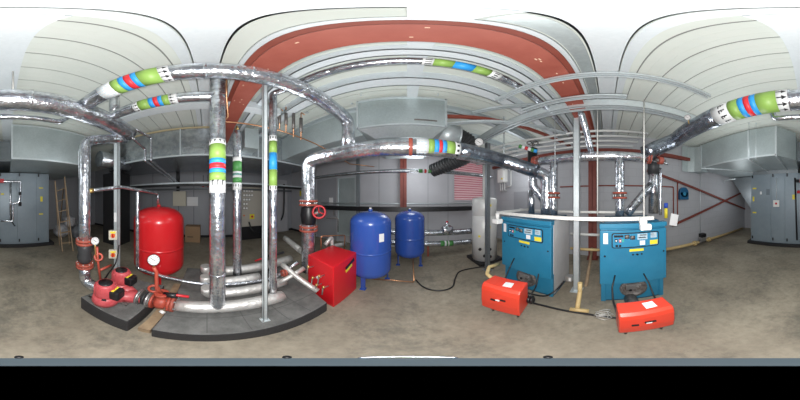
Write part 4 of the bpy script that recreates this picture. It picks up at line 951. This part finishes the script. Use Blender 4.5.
MB().box(PX(521,202,XR-.02)+V(-.03,-.3,-.55),PX(521,202,XR-.02)+V(0,.3,.35),'door_grey').build('wall_cabinet',**T('plain grey cabinet on the side wall behind the boiler nearer the window','cabinet'))
# blue bottle-shaped box
p=PX(683.5,194,XR-.06); t=thing('wall_dispenser',(p.x,p.y,p.z-.2),'blue rounded dispenser fixed to the side wall between the red braces','dispenser')
MB().box(p+V(-.06,-.17,-.18),p+V(.06,.17,.06),'blue_plastic').cyl(p+V(-.06,0,.05),p+V(.06,0,.05),.165,'blue_plastic',28).build('housing',t,bevel=.015); MB().cyl(p+V(-.07,0,.0),p+V(-.06,0,.0),.06,'boiler_console').build('window',t)

# ================================================================ AIR HANDLING UNIT
yA_=-4.15; xa0,xa1=-1.42,1.95
t=thing('air_handling_unit',((xa0+xa1)/2,yA_-.6,0),'large blue-grey air handling unit standing across the end of the room','air handling unit')
MB().box((.30,yA_-1.2,EYE+.895),(1.9,yA_-.03,z0),'galv_dark').build('plenum',t)
MB().box((xa0,yA_-1.25,.10),(xa1,yA_,EYE+.90),'ahu_grey').build('casing',t,bevel=.01)
MB().box((xa0-.15,yA_-1.3,0),(xa1+.1,yA_+.1,.10),'plinth_black').build('base_frame',t)
xs=[xa0+.02,Xat(27,yA_),Xat(11,yA_),Xat(790,yA_),Xat(785.5,yA_)*0+Xat(777,yA_),Xat(768,yA_),xa1-.02]
xs=sorted(xs)
xs=[xa0,-.97,-.33,.28,.72,1.2,xa1]
for i in range(len(xs)-1):
    d=MB().box((xs[i]+.012,yA_,.16),(xs[i+1]-.012,yA_+.02,EYE+.86),'ahu_grey').build('access_panel',t,bevel=.004)
    build_each(MB().box((xs[i+1]-.09,yA_+.02,.2),(xs[i+1]-.05,yA_+.05,.3),'black').box((xs[i+1]-.09,yA_+.02,z0-.25),(xs[i+1]-.05,yA_+.05,z0-.15),'black'),'latch',d)
def AP(px,py): return PY(px,py,yA_+.022)
m=MB()
for px,py,w,h in ((754.5,188.5,.14,.045),(754.5,212.5,.14,.045),(753.5,199,.06,.16),(793.5,197,.08,.16),(41,188,.14,.04),(41,214,.14,.04),(41.5,199,.08,.17),(2.5,194,.10,.05)):
    p=AP(px,py); m.box(p+V(-w/2,-.002,-h/2),p+V(w/2,.004,h/2),'yellow')
build_each(m,'warning_sticker',t,label='yellow warning sticker')
p=AP(776.5,203.5); MB().box(p+V(-.1,-.002,-.11),p+V(.1,.05,.11),'white_plastic').cyl(p+V(0,.05,0),p+V(0,.07,0),.035,'handle_red').cyl(p+V(0,.0,.1),p+V(0,.0,.85),.012,'galv').build('isolator',t,label='white isolator with red knob')
p=AP(761,193); MB().box(p+V(-.03,-.002,-.05),p+V(.03,.02,.05),'paper').build('notice',t)
p=AP(768,192); MB().box(p+V(-.06,-.002,-.1),p+V(.06,.01,.1),'ahu_edge').build('vent_plate',t)
# little coil pipework in front of the unit
def C(px,py): return PY(px,py,yA_+.22)
o=MB().tube([C(-3,181.5),C(20.5,181.5),C(20.5,194),C(19,203),C(13,203),C(13,221),C(1,221)],.035,'foil',.05,16,.01).build('coil_pipe',**T('black and silver pipework loop on the front of the air handling unit','pipe'))
MB().tube([C(10.5,182),C(10.5,220)],.035,'foil',0,16).tube([C(13,203),C(12,222),C(15,226)],.02,'black',.03,12).build('branch_pipe',o)
build_each(MB().cyl(C(20,202),C(20,206),.05,'black').cyl(C(20,192),C(20,195),.045,'black').box(C(-2,182)+V(-.06,0,-.03),C(4,180)+V(0,.06,.03),'handle_red'),'valve',o)
MB().tube([PY(790+5,178,yA_+.22),PY(797,240,yA_+.2)],.03,'black',0,12).build('upright_pipe',**T('dark upright pipe on the front of the air handling unit','pipe'))
for a,b,mm,l in ((796,181,'black','round black valve head on the upright pipe of the air handling unit'),(797,192,'handle_red','small red valve handle on the upright pipe of the air handling unit')):
    MB().cyl(PY(a,b,yA_+.22),PY(a+3,b,yA_+.22),.05,mm).build('valve',**T(l,'valve'))
# corner items right of AHU
MB().hexa([(2.1,-5.6,1.05),(2.15,-5.6,1.05),(2.15,-4.8,1.05),(2.1,-4.8,1.05)],[(2.1,-5.6,2.6),(3.3,-5.6,2.6),(3.3,-4.9,2.6),(2.1,-4.9,2.6)],'galv_dark').build('duct_transition',**T('dark tapered sheet-metal duct hanging beside the air handling unit','duct'))
MB().box((2.0,-6.2,0),(2.65,-5.6,1.15),'galv_duct').build('metal_cabinet',**T('small grey metal cabinet in the corner beside the air handling unit','cabinet'))
MB().tube([(2.7,-4.3,2.45),(3.2,-4.3,2.45),(3.3,-4.3,2.35)],.025,'galv',.05,12).build('conduit',**T('short grey conduit bend under the big duct near the side wall','conduit'))

# ================================================================ LADDER AND CLUTTER
a0=P(62.5,252,3.75); a0.z=0; b0=P(73,250,3.8); b0.z=0; d=(b0-a0); nrm=V(d.y,-d.x,0).normalized(); nrm=nrm if nrm.dot(a0)>0 else -nrm
ta=P(55,181,4.1); tb=P(64.5,177,4.15)
t=thing('step_ladder',(a0+b0)/2,'old wooden step ladder leaning by the air handling unit','ladder')
for p,q in ((a0,ta),(b0,tb)): MB().beam(p,q,.03,.07,'wood',up=nrm).build('rail',t)
for k in range(6):
    u=.12+k*.145; MB().beam(a0.lerp(ta,u),b0.lerp(tb,u),.02,.09,'wood',up=nrm).build('rung',t)
e0=a0+nrm*.6-d*.1; MB().beam(V(e0.x,e0.y,0),ta-V(0,0,.1),.025,.05,'wood',up=nrm).build('rear_leg',t); e1=b0+nrm*.6; MB().beam(V(e1.x,e1.y,0),tb-V(0,0,.1),.025,.05,'wood',up=nrm).build('rear_leg',t)
def blob(c,s,mt,seed):
    rnd=random.Random(seed); m=MB(); bmesh.ops.create_icosphere(m.bm,subdivisions=3,radius=1); m.mi(mt)
    ph=[rnd.uniform(0,6) for _ in range(6)]
    for v in m.bm.verts:
        n=v.co.copy(); k=1+.12*sin(3*n.x+ph[0])+.10*sin(4*n.y+ph[1])+.08*sin(7*n.z+ph[2]); v.co=V(n.x*s[0]*k,n.y*s[1]*k,n.z*s[2]*k)
        if v.co.z<-s[2]*.8: v.co.z=-s[2]*.8
        v.co+=Vector(c)
    for f in m.bm.faces: f.smooth=True
    return m
for i,(x,y,z,s,l,mt) in enumerate(((-2.25,-4.9,.28,(.32,.28,.35),'crumpled pale sack on the floor behind the ladder','sack_white'),(-2.5,-4.7,.72,(.3,.28,.25),'pale sack lying on top of the others behind the ladder','sack_white'),(-2.9,-4.6,.24,(.35,.3,.3),'dark crumpled sack beside the tall riser, on the floor','wall_panel_dark'))):
    blob((x,y,z),s,mt,i).build('sack',**T(l,'sack'))
MB().beam((-2.3,-5.3,.02),(-2.75,-5.8,2.2),.03,.12,'wood').build('timber_plank',**T('wooden plank leaning in the dark corner behind the ladder','plank'))
MB().box((-3.9,-3.4,0),(-3.2,-2.7,2.55),'plinth_black').build('storage_cupboard',**T('tall black cupboard in the dark corner behind the tall riser','cupboard'))
# left wall things
def LX(px,py,off=.05): return PX(px,py,XL+off)
def wallbox(px0,px1,y0,y1,mt,name,label,cat,d=.08,X=XL):
    a=PX(px0,y0,X+d/2); b=PX(px1,y1,X+d/2); ymid=1
    return MB().box((X,a.y,b.z),(X+d,b.y,a.z),mt).build(name,bevel=.004,**T(label,cat))
wallbox(173.5,186,191.5,206,'cream','electrical_box','cream electrical box on the dark wall with black conduit above','electrical box',.2)
MB().tube([LX(178,191,.12),LX(178,172,.12),LX(170,166,.3)],.07,'black',.05,12).build('conduit_bundle',**T('bundle of black conduit rising from the cream electrical box','conduit'))
wallbox(187,198,197,206,'paper','wall_notice','white printed notice beside the cream electrical box','notice',.01)
b=F(190,241.5); MB().box((-5.0,.1-.9,0),(-4.6,.1-.35,.62),'cardboard').box((-4.6,-.72,.2),(-4.598,-.5,.23),'black').build('cardboard_box',**T('brown cardboard box standing behind the red vessel','box'))
for px,l in ((203.3,'red pull handle on the dark wall, on the side of the printed notice'),(208,'red pull handle on the dark wall, on the side of the beige control cabinet')):
    a=LX(px,187,.1); MB().cyl(a,a+V(0,0,.1),.05,'handle_red',12,.02).cyl(a+V(0,0,.1),a+V(0,0,.5),.01,'black',8).box((XL,a.y-.01,a.z+.47),(a.x+.01,a.y+.01,a.z+.5),'black').build('pull_handle',**T(l,'handle'))
xp=-4.7
p0=PX(240,185,xp); p1_=PX(263.5,230,xp)
t=thing('control_panel',(xp-.2,(p0.y+p1_.y)/2,0),'beige electrical control cabinet with rows of round indicators behind the risers','control cabinet')
MB().box((xp-.35,p0.y,.55),(xp,p1_.y,p0.z+.02),'control_beige').build('cabinet_body',t,bevel=.01)
MB().box((xp-.33,p0.y+.03,0),(xp-.03,p1_.y-.03,.55),'black').build('stand',t)
m=MB()
for r_ in range(5):
    for c_ in range(4 if r_<2 else 3 if r_<3 else 2):
        p=PX(244+c_*2.6,191+r_*4.3,xp+.005); m.cyl(p,p+V(.02,0,0),.058,'black',12).cyl(p+V(.0,0,0),p+V(.03,0,0),.046,'white_plastic',12)
build_each(m,'indicator',t)
m=MB(); p=PX(244,215.5,xp); m.cyl(p,p+V(.03,0,0),.03,'orange',12); p=PX(252,216.5,xp); m.cyl(p,p+V(.04,0,0),.045,'handle_red',12).box(p+V(0,-.1,-.1),p+V(.01,.1,.1),'yellow'); build_each(m,'emergency_stop',t)
hose([PX(249,222,xp+.05),PX(252,230,xp+.2),PX(258,232,xp+.2),PX(272,228,xp+.0)],.03,'thick black cable looping from the beige control cabinet',name='cable',cat='cable')
hose([PX(284,184,XL+.15),PX(284,205,XL+.15),PX(282,218,XL+.2),PX(275,225,XL+.3)],.04,'thick black cable hanging down the dark wall near the corner',name='cable',cat='cable')
wallbox(263.5,279,186,230,'wall_panel','cabinet','plain grey cabinet standing next to the beige control cabinet','cabinet',.3,XL+.04)
a=PY(300.3,193.5,YF-.02); MB().box(a+V(-.05,0,-.13),a+V(.05,.02,.13),'yellow').build('warning_sign',**T('small yellow warning sign on the wall beside the corner door','sign'))
# front wall bits
a=PY(331,201,YF-.05); MB().box(a+V(-.09,0,-.13),a+V(.09,.01,.13),'paper').build('wall_notice',**T('small white notice stuck on the grey door','notice'))
x0_,x1_=Xat(337.5,YF-.1),Xat(355,YF-.1)
t=thing('duct_board',(x0_*.5+x1_*.5,YF-.08,0),'tall galvanised panel with a cross seam beside the grey door','panel')
MB().box((x0_,YF-.06,.3),(x1_,YF-.01,2.4),'galv_duct').build('sheet',t); 
m=MB()
for x in (x0_,x1_): m.box((x-.02,YF-.09,0),(x+.02,YF-.06,2.42),'galv')
for z in (.3,1.25,2.4): m.box((x0_,YF-.09,z-.02),(x1_,YF-.06,z+.02),'galv')
m.build('frame',t)
xq=Xat(358,YF-.2); MB().beam((xq,YF-.2,0),(xq,YF-.2,ZC-.2),.1,.1,'galv_dark').build('support_post',**T('dark grey upright post beside the galvanised panel','post'))

# ================================================================ NADIR DISC
t=thing('nadir_disc',(0,0,0),'flat black round disc standing in for the blank nadir, with a blue-grey rim','disc')  # disc stands in for the black, uncaptured nadir of the panorama
r1=EYE/tan(rad(74.75)); r2=EYE/tan(rad(71.25))
MB().turn((0,0,0),(0,0,1),[(0,0),(r1,0),(r1,.006),(0,.006)],'pure_black',96).build('centre',t)
m=MB()
n=96
R=[[V(cos(2*pi*k/n)*r,sin(2*pi*k/n)*r,z) for k in range(n)] for r,z in ((r1,0),(r1,.008),(r2,.008),(r2,0),(r1,0))]
m.rings(R,'grey_rim',False,False); m.build('rim',t)
for px in (19,287,548):
    a=az(px); c=V(sin(a),cos(a),0)*(r2+.015); MB().turn(c,(0,0,1),[(.022,0),(.022,.008),(.014,.014),(0,.014)],'black',20).build('foot',t)
m=MB(); pts=[]
for k in range(21):
    px=358+k*5; a=az(px); h=.016*sin(pi*k/20); pts.append(V(sin(a),cos(a),0)*(r2+.004+h)+V(0,0,.012))
m.tube(pts,.008,'chrome',0,10).build('bright_edge',t,label='shiny curved edge')

# ================================================================ LIGHT
def point(name,loc,e,r,col=(1,1,1)):
    l=bpy.data.lights.new(name,'POINT'); l.energy=e; l.shadow_soft_size=r; l.color=col
    o=bpy.data.objects.new(name,l); COL.objects.link(o); o.location=loc; return o
point('camera_flash',(0,0,EYE+.03),138,.06,(1,.99,.97))
for i,(x,y,z,e) in enumerate(((-1.6,1.0,2.3,16),(1.3,-2.0,2.35,22),(-1.2,-2.2,2.35,9),(.2,3.2,2.35,26),(2.7,2.4,2.4,20),(2.4,-4.2,1.9,10))): point('fill_light',(x,y,z),e,.3,(.95,.98,1))  # added fill lights, the room has no fittings for them
def area(name,loc,e,sx,sy,rx=0,ry=0,col=(1,1,1)):
    l=bpy.data.lights.new(name,'AREA'); l.energy=e; l.shape='RECTANGLE'; l.size=sx; l.size_y=sy; l.color=col
    o=bpy.data.objects.new(name,l); COL.objects.link(o); o.location=loc; o.rotation_euler=(rx,ry,0); return o
w=bpy.data.worlds.new('world'); sc.world=w; w.use_nodes=True
w.node_tree.nodes['Background'].inputs[0].default_value=(.8,.85,.9,1); w.node_tree.nodes['Background'].inputs[1].default_value=.3

# ================================================================ CAMERA
cd=bpy.data.cameras.new('camera'); cam=bpy.data.objects.new('camera',cd); COL.objects.link(cam)
cam.location=(0,0,EYE); cam.rotation_euler=(pi/2,0,rad(HEAD))
sc.render.engine='CYCLES'
cd.type='PANO'
try: cd.panorama_type='EQUIRECTANGULAR'
except Exception: pass
try: cd.cycles.panorama_type='EQUIRECTANGULAR'
except Exception: pass
cd.clip_start=.01
sc.camera=cam
sc.cycles.max_bounces=8
vs=sc.view_settings; vs.view_transform='Standard'; vs.look='None'; vs.exposure=0.0; vs.gamma=1; vs.use_curve_mapping=False
for o in list(bpy.data.objects):
    if '_w' in o: del o['_w']
